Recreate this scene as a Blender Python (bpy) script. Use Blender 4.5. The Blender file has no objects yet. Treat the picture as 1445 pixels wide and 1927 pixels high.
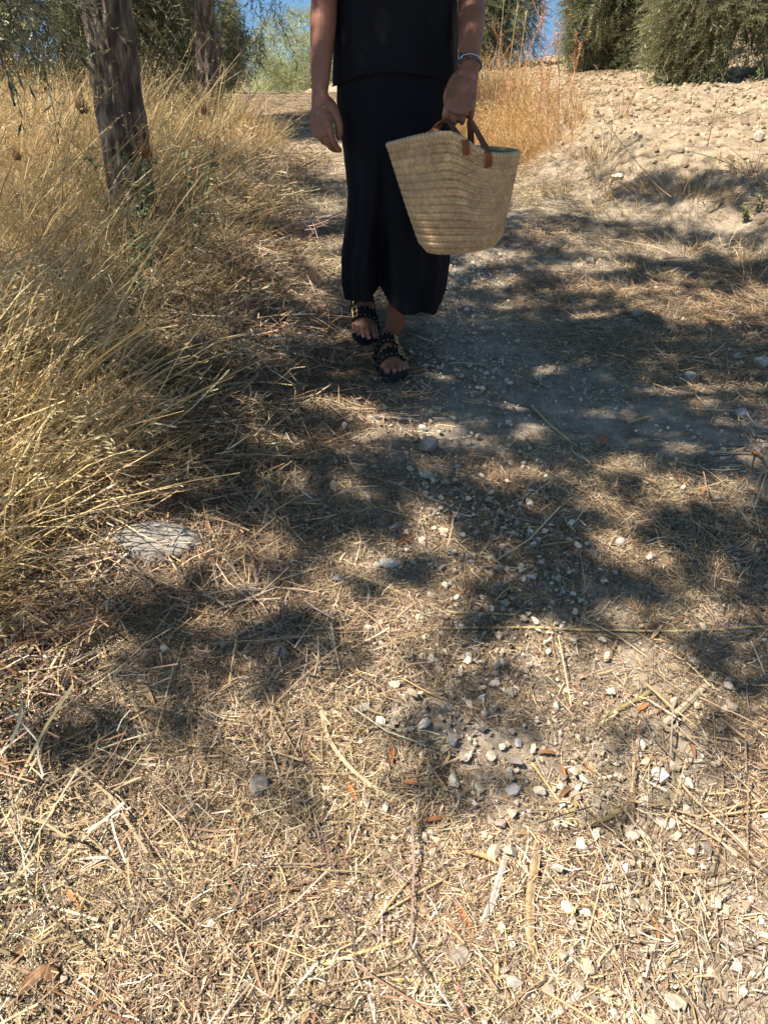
import bpy, bmesh, math, random
import numpy as np
from mathutils import Vector, Matrix, Euler
random.seed(7); rng = np.random.default_rng(11)
R = math.radians
sc = bpy.context.scene
C = sc.collection

# ------------------------------------------------------------------ camera, sky, sun, exposure
PITCH = R(32.0); F = 1392.0
cd = bpy.data.cameras.new('camera'); cam = bpy.data.objects.new('camera', cd); C.objects.link(cam)
cam.location = (0, 0, 0); cam.rotation_euler = (R(90) - PITCH, 0, 0)
cd.sensor_fit = 'VERTICAL'; cd.sensor_height = 36.0; cd.lens = 36.0 * F / 1927.0
cd.clip_start = 0.02; cd.clip_end = 2000
sc.camera = cam
SUN_EL = 58.5; SUN_AZ_VEC = np.array([-0.93, -0.36])          # towards the sun, on the ground
SUN_AZ_VEC = SUN_AZ_VEC / np.linalg.norm(SUN_AZ_VEC)
w = bpy.data.worlds.new('World'); sc.world = w; w.use_nodes = True
nt = w.node_tree; nt.nodes.clear()
sky = nt.nodes.new('ShaderNodeTexSky'); sky.sky_type = 'NISHITA'; sky.sun_disc = False
sky.sun_elevation = R(SUN_EL); sky.sun_rotation = math.atan2(SUN_AZ_VEC[0], SUN_AZ_VEC[1])
sky.altitude = 900; sky.air_density = 1.0; sky.dust_density = 0.15; sky.ozone_density = 3.0
bg = nt.nodes.new('ShaderNodeBackground'); bg.inputs['Strength'].default_value = 0.10
wo = nt.nodes.new('ShaderNodeOutputWorld')
tcw = nt.nodes.new('ShaderNodeTexCoord'); mpw = nt.nodes.new('ShaderNodeMapping'); mpw.inputs['Location'].default_value = (0, 0, .33)
nt.links.new(tcw.outputs['Generated'], mpw.inputs['Vector']); nrw = nt.nodes.new('ShaderNodeVectorMath'); nrw.operation = 'NORMALIZE'
nt.links.new(mpw.outputs[0], nrw.inputs[0]); nt.links.new(nrw.outputs[0], sky.inputs['Vector'])      # clear mountain sky, deep blue down to the skyline
tnt = nt.nodes.new('ShaderNodeMix'); tnt.data_type = 'RGBA'; tnt.blend_type = 'MULTIPLY'; tnt.inputs[0].default_value = 1; tnt.inputs[7].default_value = (.90, 1.03, .93, 1)
nt.links.new(sky.outputs[0], tnt.inputs[6]); nt.links.new(tnt.outputs[2], bg.inputs[0]); nt.links.new(bg.outputs[0], wo.inputs[0])
sd = bpy.data.lights.new('sun', 'SUN'); sd.energy = 5.0; sd.angle = R(0.53); sd.color = (1.0, 0.91, 0.79)
sun = bpy.data.objects.new('sun', sd); C.objects.link(sun)
tosun = Vector((SUN_AZ_VEC[0] * math.cos(R(SUN_EL)), SUN_AZ_VEC[1] * math.cos(R(SUN_EL)), math.sin(R(SUN_EL))))
sun.rotation_euler = tosun.to_track_quat('Z', 'Y').to_euler()
sc.view_settings.view_transform = 'Standard'; sc.view_settings.look = 'None'
sc.view_settings.exposure = 1.04
sc.cycles.max_bounces = 4; sc.cycles.diffuse_bounces = 2; sc.cycles.glossy_bounces = 2; sc.cycles.transmission_bounces = 3; sc.view_settings.gamma = 1.0
sc.view_settings.use_curve_mapping = False

# ------------------------------------------------------------------ noise
def _h(ix, iy, iz, seed):
    n = (ix.astype(np.int64) * 374761393 + iy.astype(np.int64) * 668265263 + iz.astype(np.int64) * 2147483647 + seed * 974634777) & 0xffffffff
    n = ((n ^ (n >> 13)) * 1274126177) & 0xffffffff
    n = (n ^ (n >> 16)) & 0xffffffff
    n = (n * 2246822519) & 0xffffffff
    n = n ^ (n >> 15)
    return (n & 0xffff) / 65535.0
def vnoise(x, y, z=None, seed=0):
    x = np.asarray(x, float); y = np.asarray(y, float) + 0 * x
    z = np.zeros_like(x) if z is None else np.asarray(z, float) + 0 * x
    ix = np.floor(x); iy = np.floor(y); iz = np.floor(z)
    fx = x - ix; fy = y - iy; fz = z - iz
    fx = fx * fx * (3 - 2 * fx); fy = fy * fy * (3 - 2 * fy); fz = fz * fz * (3 - 2 * fz)
    r = 0
    for a in (0, 1):
        for b in (0, 1):
            for c in (0, 1):
                r = r + _h(ix + a, iy + b, iz + c, seed) * (fx if a else 1 - fx) * (fy if b else 1 - fy) * (fz if c else 1 - fz)
    return r
def fbm(x, y, z=None, o=4, seed=0):
    r = 0; a = 0.5; s = 0; f = 1.0
    for i in range(o):
        r = r + a * vnoise(np.asarray(x) * f, np.asarray(y) * f, None if z is None else np.asarray(z) * f, seed + i * 17)
        s += a; a *= 0.5; f *= 2.03
    return r / s
def sstep(a, b, x):
    t = np.clip((np.asarray(x, float) - a) / (b - a), 0, 1); return t * t * (3 - 2 * t)

# ------------------------------------------------------------------ terrain
PY = [-12, -3, 0, 2.29, 5, 8, 12, 15, 20, 30, 60, 400]
PZ = [-2.3, -1.42, -1.15, -.894, -.66, -.58, -.58, -.66, -.95, -2.0, -4.5, -12]
FY = [-12, 0, 1.5, 3.3, 4.7, 6.2, 8, 12, 20, 40]
FX = [3.6, 2.6, 2.15, 1.66, .95, .85, .62, 0.3, -2.0, -8]
LY = [-12, 0, 1.28, 1.9, 3.3, 5.5, 7, 9, 12, 30]
LX = [-1.6, -1.05, -.76, -.57, -.47, -.58, -.9, -2.0, -5, -20]
def foot_x(y): return np.interp(y, FY, FX)
def left_x(y): return np.interp(y, LY, LX)
def gbase(x, y):
    x = np.asarray(x, float); y = np.asarray(y, float)
    k = 0.6
    z = (np.interp(y - k, PY, PZ) + 2 * np.interp(y, PY, PZ) + np.interp(y + k, PY, PZ)) / 4
    z = z + 0.0
    s = x - foot_x(y)
    far = 1 - sstep(25, 60, np.hypot(x, y))
    z = z + far * (sstep(0, .55, s) * .21 + np.clip(s, 0, 30) * .03 + .012 * np.clip(s, 0, 9) ** 2)
    l = left_x(y) - x
    z = z + far * (sstep(0, .6, l) * .05)
    z = z - .025 * np.exp(-((x - .55) / .35) ** 2) + .02 * np.exp(-((x - .05) / .3) ** 2) * sstep(3.2, 4, y)
    z = z + .05 * (fbm(x * .8, y * .8, o=2, seed=3) - .5) * sstep(.4, 2.2, np.abs(x - .3))
    return z
def G(x, y):
    x = np.asarray(x, float); y = np.asarray(y, float)
    z = gbase(x, y)
    s = x - foot_x(y)
    r = sstep(.0, .5, s)
    z = z + (.012 + .035 * r) * (fbm(x * 5, y * 5, o=3, seed=9) - .5)
    z = z + (.004 + .042 * r) * (fbm(x * 17, y * 17, o=2, seed=19) - .5)
    return z
def normal(x, y, e=.06):
    gx = (gbase(np.asarray(x) + e, y) - gbase(np.asarray(x) - e, y)) / (2 * e)
    gy = (gbase(x, np.asarray(y) + e) - gbase(x, np.asarray(y) - e)) / (2 * e)
    n = np.stack([-gx, -gy, np.ones_like(gx)], -1)
    return n / np.linalg.norm(n, axis=-1, keepdims=True)
cp, sp = math.cos(PITCH), math.sin(PITCH)
def ray(px, py):
    xc = (px - 722.5) / F; yc = (963.5 - py) / F
    return np.array([xc, cp + yc * sp, -sp + yc * cp])
def at(px, py):                       # where the line of sight through a pixel meets the ground
    d = ray(px, py); t = np.linspace(.5, 45, 9000)
    gz = G(d[0] * t, d[1] * t); below = (d[2] * t < gz)
    i = int(np.argmax(below)) if below.any() else len(t) - 1
    return np.array([d[0] * t[i], d[1] * t[i], float(G(d[0] * t[i], d[1] * t[i]))]), t[i]

# ------------------------------------------------------------------ materials
def new_mat(name):
    m = bpy.data.materials.new(name); m.use_nodes = True
    return m, m.node_tree, m.node_tree.nodes['Principled BSDF']
def N(nt, t, **k):
    n = nt.nodes.new(t)
    for a, b in k.items(): setattr(n, a, b)
    return n
def mat_attr(name, rough=.7, transl=0.0, inst=False, back=None, spec=.3, bump=None, grain=None):
    """colour carried by the pieces themselves (each blade, stalk, pebble has its own)"""
    m, nt, p = new_mat(name); L = nt.links.new
    a = N(nt, 'ShaderNodeAttribute', attribute_name='col'); col = a.outputs['Color']
    if inst:
        t = N(nt, 'ShaderNodeAttribute', attribute_name='tint', attribute_type='INSTANCER')
        mx = N(nt, 'ShaderNodeMix', data_type='RGBA', blend_type='MULTIPLY'); mx.inputs[0].default_value = 1
        L(col, mx.inputs[6]); L(t.outputs['Color'], mx.inputs[7]); col = mx.outputs[2]
    if grain:
        tc = N(nt, 'ShaderNodeTexCoord'); no = N(nt, 'ShaderNodeTexNoise'); no.inputs['Scale'].default_value = grain; no.inputs['Detail'].default_value = 5
        mr = N(nt, 'ShaderNodeMapRange'); mr.inputs[3].default_value = .55; mr.inputs[4].default_value = 1.35
        L(tc.outputs['Object'], no.inputs['Vector']); L(no.outputs['Fac'], mr.inputs[0])
        mx = N(nt, 'ShaderNodeMix', data_type='RGBA', blend_type='MULTIPLY'); mx.inputs[0].default_value = 1
        L(col, mx.inputs[6]); L(mr.outputs[0], mx.inputs[7]); col = mx.outputs[2]
        if bump:
            b = N(nt, 'ShaderNodeBump'); b.inputs['Strength'].default_value = bump; b.inputs['Distance'].default_value = .01
            L(no.outputs['Fac'], b.inputs['Height']); L(b.outputs[0], p.inputs['Normal'])
    if back is not None:
        g = N(nt, 'ShaderNodeNewGeometry'); mx = N(nt, 'ShaderNodeMix', data_type='RGBA')
        mx.inputs[7].default_value = (*back, 1); L(g.outputs['Backfacing'], mx.inputs[0]); L(col, mx.inputs[6]); col = mx.outputs[2]
    L(col, p.inputs['Base Color']); p.inputs['Roughness'].default_value = rough
    p.inputs['Specular IOR Level'].default_value = spec
    if transl > 0:
        tr = N(nt, 'ShaderNodeBsdfTranslucent'); ms = N(nt, 'ShaderNodeMixShader'); ms.inputs[0].default_value = transl
        L(col, tr.inputs['Color']); L(p.outputs[0], ms.inputs[1]); L(tr.outputs[0], ms.inputs[2])
        L(ms.outputs[0], nt.nodes['Material Output'].inputs['Surface'])
    return m
def mat_noise(name, c1, c2, scale=20, rough=.8, bump=.3, dist=.005, stretch=(1, 1, 1), spec=.3, detail=6, c3=None, metal=0):
    m, nt, p = new_mat(name); L = nt.links.new
    tc = N(nt, 'ShaderNodeTexCoord'); mp = N(nt, 'ShaderNodeMapping'); mp.inputs['Scale'].default_value = stretch
    no = N(nt, 'ShaderNodeTexNoise'); no.inputs['Scale'].default_value = scale; no.inputs['Detail'].default_value = detail
    cr = N(nt, 'ShaderNodeValToRGB'); cr.color_ramp.elements[0].position = .3; cr.color_ramp.elements[1].position = .7
    cr.color_ramp.elements[0].color = (*c1, 1); cr.color_ramp.elements[1].color = (*c2, 1)
    if c3:
        e = cr.color_ramp.elements.new(.5); e.color = (*c3, 1)
    b = N(nt, 'ShaderNodeBump'); b.inputs['Strength'].default_value = bump; b.inputs['Distance'].default_value = dist
    L(tc.outputs['Object'], mp.inputs[0]); L(mp.outputs[0], no.inputs['Vector']); L(no.outputs['Fac'], cr.inputs[0])
    L(cr.outputs[0], p.inputs['Base Color']); L(no.outputs['Fac'], b.inputs['Height']); L(b.outputs[0], p.inputs['Normal'])
    p.inputs['Roughness'].default_value = rough; p.inputs['Specular IOR Level'].default_value = spec; p.inputs['Metallic'].default_value = metal
    return m
M = {}
M['straw'] = mat_attr('straw', .62, 0, False)
M['straw_i'] = mat_attr('straw_scattered', .62, 0, True)
M['grass'] = mat_attr('grass', .55, .25, False)
M['grass_i'] = mat_attr('grass_scattered', .55, .25, True)
M['leaf_i'] = mat_attr('olive_leaf', .42, .15, True, back=(.30, .31, .20), spec=.5)
M['stone_i'] = mat_attr('pebble_scattered', .85, 0, True, grain=60, bump=.4)
M['stone'] = mat_attr('limestone', .85, 0, False, grain=45, bump=.5)
M['clod_i'] = mat_attr('clod_scattered', .95, 0, True, grain=30, bump=.6)
M['bark'] = mat_noise('olive_bark', (.04, .03, .023), (.36, .29, .23), 24, .95, 1.0, .03, (1.8, 1.8, .45), c3=(.15, .12, .095))
M['twigwood'] = mat_noise('twig_wood', (.06, .045, .03), (.16, .13, .1), 30, .9, .4)
M['skin'] = mat_noise('skin', (.25, .11, .065), (.32, .15, .095), 26, .5, .25, .002, spec=.4)
M['nail'] = mat_noise('nail', (.5, .22, .2), (.55, .26, .23), 10, .25, .0)
M['skirt'] = mat_noise('black_linen', (.0035, .004, .0065), (.006, .007, .011), 160, .85, .25, .002, spec=.25)
M['top'] = mat_noise('black_viscose', (.003, .0035, .006), (.0045, .005, .009), 120, .8, .15, .002, spec=.25)
M['sole'] = mat_noise('black_sole', (.012, .014, .018), (.02, .023, .028), 60, .7, .3, .002)
M['strap'] = mat_noise('black_suede', (.006, .006, .007), (.012, .012, .014), 90, .85, .3, .002)
M['gold'] = mat_noise('brass', (.8, .58, .26), (.9, .68, .34), 20, .42, 0, metal=1)
M['silver'] = mat_noise('silver', (.75, .76, .78), (.85, .86, .88), 20, .25, 0, metal=1)
M['beads'] = mat_noise('dark_beads', (.02, .03, .05), (.12, .14, .18), 200, .3, 0)
M['leather'] = mat_noise('tan_leather', (.15, .052, .022), (.24, .09, .04), 40, .72, .25, .003, spec=.3)
M['hair'] = mat_noise('hair', (.01, .006, .004), (.03, .018, .012), 60, .5, .6, .004, (1, 1, .2))

# ground: bare earth with pale grit; straw and stones on it are geometry
def ground_mat():
    m, nt, p = new_mat('dry_earth'); L = nt.links.new
    tc = N(nt, 'ShaderNodeTexCoord')
    def noise(s, d, rot=None, st=None):
        mp = N(nt, 'ShaderNodeMapping')
        if st: mp.inputs['Scale'].default_value = st
        if rot: mp.inputs['Rotation'].default_value = (0, 0, rot)
        n = N(nt, 'ShaderNodeTexNoise'); n.inputs['Scale'].default_value = s; n.inputs['Detail'].default_value = d; n.inputs['Roughness'].default_value = .65
        L(tc.outputs['Object'], mp.inputs[0]); L(mp.outputs[0], n.inputs['Vector']); return n.outputs['Fac']
    def ramp(fac, stops):
        cr = N(nt, 'ShaderNodeValToRGB'); e = cr.color_ramp.elements
        while len(e) < len(stops): e.new(.5)
        for i, (q, c) in enumerate(stops): e[i].position = q; e[i].color = (*c, 1)
        L(fac, cr.inputs[0]); return cr.outputs[0]
    big = noise(1.3, 4); mid = noise(14, 6); fine = noise(110, 4)
    a = ramp(mid, [(.3, (.19, .15, .11)), (.5, (.31, .255, .19)), (.72, (.44, .375, .29))])
    b = ramp(mid, [(.3, (.21, .15, .092)), (.5, (.36, .275, .175)), (.72, (.50, .40, .28))])
    at_ = N(nt, 'ShaderNodeAttribute', attribute_name='field')
    mx = N(nt, 'ShaderNodeMix', data_type='RGBA'); L(at_.outputs['Fac'], mx.inputs[0]); L(a, mx.inputs[6]); L(b, mx.inputs[7])
    fr = ramp(fine, [(.3, (.55, .55, .55)), (.7, (1.3, 1.3, 1.3))])
    m2 = N(nt, 'ShaderNodeMix', data_type='RGBA', blend_type='MULTIPLY'); m2.inputs[0].default_value = .8
    L(mx.outputs[2], m2.inputs[6]); L(fr, m2.inputs[7])
    L(m2.outputs[2], p.inputs['Base Color'])
    ad = N(nt, 'ShaderNodeMath', operation='ADD'); L(mid, ad.inputs[0]); L(fine, ad.inputs[1])
    bp = N(nt, 'ShaderNodeBump'); bp.inputs['Strength'].default_value = .6; bp.inputs['Distance'].default_value = .012
    L(ad.outputs[0], bp.inputs['Height']); L(bp.outputs[0], p.inputs['Normal'])
    p.inputs['Roughness'].default_value = .95; p.inputs['Specular IOR Level'].default_value = .15
    return m
M['bark_brown'] = mat_noise('bark_brown', (.10, .05, .022), (.34, .2, .11), 120, .85, 1.0, .003, (1, .25, 1), c3=(.2, .11, .055))
M['ground'] = ground_mat()

# basket straw: per-strand colour comes from the weave geometry
def basket_mat():
    m, nt, p = new_mat('palm_straw_weave'); L = nt.links.new
    a = N(nt, 'ShaderNodeAttribute', attribute_name='col'); tc = N(nt, 'ShaderNodeTexCoord')
    n = N(nt, 'ShaderNodeTexNoise'); n.inputs['Scale'].default_value = 22; n.inputs['Detail'].default_value = 5
    cr = N(nt, 'ShaderNodeValToRGB'); cr.color_ramp.elements[0].position = .3; cr.color_ramp.elements[1].position = .7
    cr.color_ramp.elements[0].color = (.8, .72, .66, 1); cr.color_ramp.elements[1].color = (1.15, 1.12, 1.0, 1)
    mx = N(nt, 'ShaderNodeMix', data_type='RGBA', blend_type='MULTIPLY'); mx.inputs[0].default_value = 1
    L(tc.outputs['Object'], n.inputs['Vector']); L(n.outputs['Fac'], cr.inputs[0]); L(a.outputs['Color'], mx.inputs[6]); L(cr.outputs[0], mx.inputs[7])
    L(mx.outputs[2], p.inputs['Base Color']); p.inputs['Roughness'].default_value = .6; p.inputs['Specular IOR Level'].default_value = .3
    return m
M['weave'] = basket_mat()

# ------------------------------------------------------------------ mesh helpers
def mesh_np(name, V, polys, mats, col=None, matidx=None, smooth=False, extra=None):
    """polys: list of (m,k) int arrays"""
    me = bpy.data.meshes.new(name); V = np.asarray(V, np.float32)
    me.vertices.add(len(V)); me.vertices.foreach_set('co', V.ravel())
    polys = [np.asarray(q) for q in polys if len(q)]
    if polys:
        loops = np.concatenate([q.ravel() for q in polys]).astype(np.int32)
        sizes = np.concatenate([np.full(len(q), q.shape[1]) for q in polys])
        start = np.concatenate([[0], np.cumsum(sizes)[:-1]]).astype(np.int32)
        me.loops.add(len(loops)); me.loops.foreach_set('vertex_index', loops)
        me.polygons.add(len(sizes)); me.polygons.foreach_set('loop_start', start)
        if matidx is not None: me.polygons.foreach_set('material_index', np.asarray(matidx, np.int32))
        me.polygons.foreach_set('use_smooth', np.full(len(sizes), smooth))
    me.update(calc_edges=True)
    if col is not None:
        a = me.attributes.new('col', 'FLOAT_COLOR', 'POINT')
        c4 = np.ones((len(V), 4), np.float32); c4[:, :3] = col; a.data.foreach_set('color', c4.ravel())
    for k, (ty, dat) in (extra or {}).items():
        a = me.attributes.new(k, ty, 'POINT')
        a.data.foreach_set({'FLOAT_COLOR': 'color', 'FLOAT_VECTOR': 'vector'}.get(ty, 'value'), np.ascontiguousarray(dat).ravel())
    for mm in (mats if isinstance(mats, (list, tuple)) else [mats]): me.materials.append(mm)
    return me
def link(name, me, parent=None, loc=None, rot=None):
    o = bpy.data.objects.new(name, me); C.objects.link(o)
    if parent is not None: o.parent = parent
    if loc is not None: o.location = loc
    if rot is not None: o.rotation_euler = rot
    return o
def tag(o, label=None, cat=None, group=None, kind=None):
    if label: o['label'] = label
    if cat: o['category'] = cat
    if group: o['group'] = group
    if kind: o['kind'] = kind
    return o
def empty(name, loc, label, cat, group=None):
    o = bpy.data.objects.new(name, None); C.objects.link(o); o.location = loc; o.empty_display_size = .1
    return tag(o, label, cat, group)
def unit(v):
    v = np.asarray(v, float); return v / (np.linalg.norm(v, axis=-1, keepdims=True) + 1e-9)

class Acc:
    """collects vertices, polygons and colours into one mesh"""
    def __init__(s): s.V = []; s.P = {}; s.c = []; s.n = 0
    def add(s, V, polys, col):
        V = np.asarray(V, float).reshape(-1, 3); col = np.asarray(col, float)
        if col.ndim == 1: col = np.tile(col, (len(V), 1))
        s.V.append(V); s.c.append(col)
        for q in polys:
            q = np.asarray(q)
            if len(q): s.P.setdefault(q.shape[1], []).append(q + s.n)
        s.n += len(V)
    def get(s): return np.concatenate(s.V), [np.concatenate(v) for v in s.P.values()], np.concatenate(s.c)
    def mesh(s, name, mats, smooth=False):
        V, P, c = s.get(); return mesh_np(name, V, P, mats, c, smooth=smooth)

def ribbons(acc, p0, d, L, W, bend, side, col, segs=4, shape='blade', kink=0.0):
    """N thin leaves or stalks: start p0, direction d, length L, width W, sideways bend (added as s^2), width direction side"""
    n = len(p0); s = np.linspace(0, 1, segs + 1)[None, :, None]
    L = np.asarray(L).reshape(n, 1, 1); W = np.asarray(W).reshape(n, 1, 1)
    ctr = p0[:, None] + d[:, None] * L * s + bend[:, None] * L * s ** 2
    if kink: ctr = ctr + (rng.normal(0, kink, (n, segs + 1, 3)) * L * (s > 0))
    if shape == 'blade': wd = (1 - s ** 2.2) * .9 + .1
    elif shape == 'stalk': wd = np.ones_like(s) * (1 - .25 * s)
    else: wd = np.sin(np.pi * np.clip(s * .96 + .02, 0, 1)) ** .8
    a = ctr - side[:, None] * W * wd * .5; b = ctr + side[:, None] * W * wd * .5
    V = np.stack([a, b], 2).reshape(-1, 3)
    base = (np.arange(n) * (segs + 1) * 2)[:, None, None]; k = (np.arange(segs) * 2)[None, :, None]
    q = base + k + np.array([0, 1, 3, 2])[None, None]
    acc.add(V, [q.reshape(-1, 4)], np.repeat(np.asarray(col), (segs + 1) * 2, axis=0))
def tube(pts, rad, sides=6, cap=True):
    pts = np.asarray(pts, float); n = len(pts); rad = np.broadcast_to(np.asarray(rad, float), (n,))
    tan = unit(np.gradient(pts, axis=0)); up = np.array([0, 0, 1.0]) if abs(tan[0][2]) < .9 else np.array([1.0, 0, 0])
    V = []; u = unit(np.cross(tan[0], up))
    for i in range(n):
        u = unit(u - tan[i] * np.dot(u, tan[i])); v = np.cross(tan[i], u)
        a = np.arange(sides) / sides * 2 * np.pi
        V.append(pts[i] + rad[i] * (np.cos(a)[:, None] * u + np.sin(a)[:, None] * v))
    V = np.concatenate(V)
    i = np.arange(n - 1)[:, None] * sides; j = np.arange(sides)[None]; jn = (j + 1) % sides
    q = np.stack([i + j, i + jn, i + sides + jn, i + sides + j], -1).reshape(-1, 4)
    P = [q]
    if cap: P += [np.arange(sides)[::-1][None], (np.arange(sides) + (n - 1) * sides)[None]]
    return V, P
def curve_pts(ctrl, n=10):
    c = np.asarray(ctrl, float); m = len(c)
    if m < 3: return c[0] + (c[1] - c[0]) * np.linspace(0, 1, n)[:, None]
    t = np.linspace(0, m - 1, n); out = []
    for q in t:
        i = min(int(q), m - 2); f = q - i
        p0, p1, p2, p3 = c[max(i - 1, 0)], c[i], c[i + 1], c[min(i + 2, m - 1)]
        out.append(.5 * (2 * p1 + (p2 - p0) * f + (2 * p0 - 5 * p1 + 4 * p2 - p3) * f * f + (3 * p1 - p0 - 3 * p2 + p3) * f ** 3))
    return np.array(out)
def hull_stone(n=14, seed=0, flat=.6):
    r = random.Random(seed); bm = bmesh.new()
    for i in range(n):
        v = Vector((r.gauss(0, 1), r.gauss(0, 1), r.gauss(0, 1))).normalized()
        bm.verts.new((v.x * r.uniform(.7, 1.0), v.y * r.uniform(.6, .85), v.z * flat))
    res = bmesh.ops.convex_hull(bm, input=list(bm.verts))
    for v in [v for v in bm.verts if not v.link_faces]: bm.verts.remove(v)
    bmesh.ops.triangulate(bm, faces=list(bm.faces)); bm.verts.ensure_lookup_table(); bm.verts.index_update()
    V = np.array([v.co[:] for v in bm.verts]); T = np.array([[v.index for v in f.verts] for f in bm.faces]); bm.free()
    return V, T
def ico(sub=2):
    bm = bmesh.new(); bmesh.ops.create_icosphere(bm, subdivisions=sub, radius=1); bm.verts.index_update()
    V = np.array([v.co[:] for v in bm.verts]); T = np.array([[v.index for v in f.verts] for f in bm.faces]); bm.free(); return V, T

# scatter for things nobody could count: variants carried in the same mesh as the loose points they are set on
def eul(Rm):
    b = -np.arcsin(np.clip(Rm[:, 2, 0], -1, 1)); a = np.arctan2(Rm[:, 2, 1], Rm[:, 2, 2]); c = np.arctan2(Rm[:, 1, 0], Rm[:, 0, 0])
    return np.stack([a, b, c], 1)
def frame(z, spin):
    z = unit(z); x = np.stack([np.cos(spin), np.sin(spin), np.zeros_like(spin)], -1)
    x = unit(x - z * np.sum(x * z, -1, keepdims=True)); y = np.cross(z, x)
    return np.stack([x, y, z], -1)
def gn_tree(nv):
    key = 'scatter_%d' % nv
    if key in bpy.data.node_groups: return bpy.data.node_groups[key]
    g = bpy.data.node_groups.new(key, 'GeometryNodeTree')
    g.interface.new_socket('Geometry', in_out='INPUT', socket_type='NodeSocketGeometry')
    g.interface.new_socket('Geometry', in_out='OUTPUT', socket_type='NodeSocketGeometry')
    gi = g.nodes.new('NodeGroupInput'); go = g.nodes.new('NodeGroupOutput'); L = g.links.new
    jn = g.nodes.new('GeometryNodeJoinGeometry')
    def attr(nm, ty):
        n = g.nodes.new('GeometryNodeInputNamedAttribute'); n.data_type = ty; n.inputs[0].default_value = nm; return n.outputs['Attribute']
    vid = attr('vid', 'INT'); rot = attr('rot', 'FLOAT_VECTOR'); scl = attr('scl', 'FLOAT_VECTOR')
    e2r = g.nodes.new('FunctionNodeEulerToRotation'); L(rot, e2r.inputs[0])
    def sel(val):
        c = g.nodes.new('FunctionNodeCompare'); c.data_type = 'INT'; c.operation = 'EQUAL'
        L(vid, c.inputs[2]); c.inputs[3].default_value = val
        s = g.nodes.new('GeometryNodeSeparateGeometry'); s.domain = 'POINT'
        L(gi.outputs[0], s.inputs[0]); L(c.outputs[0], s.inputs[1]); return s.outputs[0]
    for k in range(nv):
        ip = g.nodes.new('GeometryNodeInstanceOnPoints')
        L(sel(100 + k), ip.inputs['Points']); L(sel(k), ip.inputs['Instance'])
        L(e2r.outputs[0], ip.inputs['Rotation']); L(scl, ip.inputs['Scale']); L(ip.outputs[0], jn.inputs[0])
    L(jn.outputs[0], go.inputs[0]); return g
def scatter(name, variants, P, E, S, T, mats, parent=None, smooth=False):
    """variants: list of Acc;  P points, E eulers, S scales (n,) or (n,3), T tints (n,3)"""
    nv = len(variants); n = len(P); S = np.asarray(S, float)
    if S.ndim == 1: S = np.repeat(S[:, None], 3, 1)
    Vs, Ps, cs, vid = [], {}, [], []; off = 0
    for k, a in enumerate(variants):
        V, P_, c = a.get(); Vs.append(V); cs.append(c); vid.append(np.full(len(V), k))
        for q in P_: Ps.setdefault(q.shape[1], []).append(q + off)
        off += len(V)
    pv = 100 + rng.integers(0, nv, n)
    V = np.concatenate(Vs + [P]); m0 = off
    z3 = np.zeros((m0, 3)); o3 = np.ones((m0, 3))
    tint = np.ones((m0 + n, 4), np.float32); tint[m0:, :3] = T
    me = mesh_np(name, V, [np.concatenate(q) for q in Ps.values()], mats, np.concatenate(cs + [np.ones((n, 3))]), smooth=smooth,
                 extra={'vid': ('INT', np.concatenate(vid + [pv]).astype(np.int32)),
                        'rot': ('FLOAT_VECTOR', np.concatenate([z3, E]).astype(np.float32)),
                        'scl': ('FLOAT_VECTOR', np.concatenate([o3, S]).astype(np.float32)),
                        'tint': ('FLOAT_COLOR', tint)})
    o = link(name, me, parent)
    md = o.modifiers.new('scatter', 'NODES'); md.node_group = gn_tree(nv)
    return o

# ------------------------------------------------------------------ GROUND
def axis(lo, hi, f0, f1, step, grow=1.13):
    a = list(np.arange(f0, f1, step)); s = step; q = a[-1]
    while q < hi: s *= grow; q += s; a.append(q)
    s = step; q = a[0]; pre = []
    while q > lo: s *= grow; q -= s; pre.append(q)
    return np.array(pre[::-1] + a)
gx = axis(-300, 300, -1.6, 3.6, .022, 1.09); gy = axis(-40, 400, .2, 5.2, .022, 1.045)
X, Y = np.meshgrid(gx, gy); Z = G(X, Y)
nx, ny = len(gx), len(gy); i = np.arange(ny - 1)[:, None] * nx; j = np.arange(nx - 1)[None]
q = np.stack([i + j, i + j + 1, i + nx + j + 1, i + nx + j], -1).reshape(-1, 4)
field = sstep(.05, .5, X - foot_x(Y)).ravel() * .85 + .5 * sstep(3.6, 5.5, Y).ravel() * (1 - sstep(.05, .5, X - foot_x(Y)).ravel())
gme = mesh_np('ground', np.stack([X, Y, Z], -1).reshape(-1, 3), [q], M['ground'], smooth=True,
              extra={'field': ('FLOAT', np.clip(field, 0, 1).astype(np.float32))})
tag(link('ground', gme), 'dry stony farm track of pale earth rising into a ploughed slope', None, None, 'structure')

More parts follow.
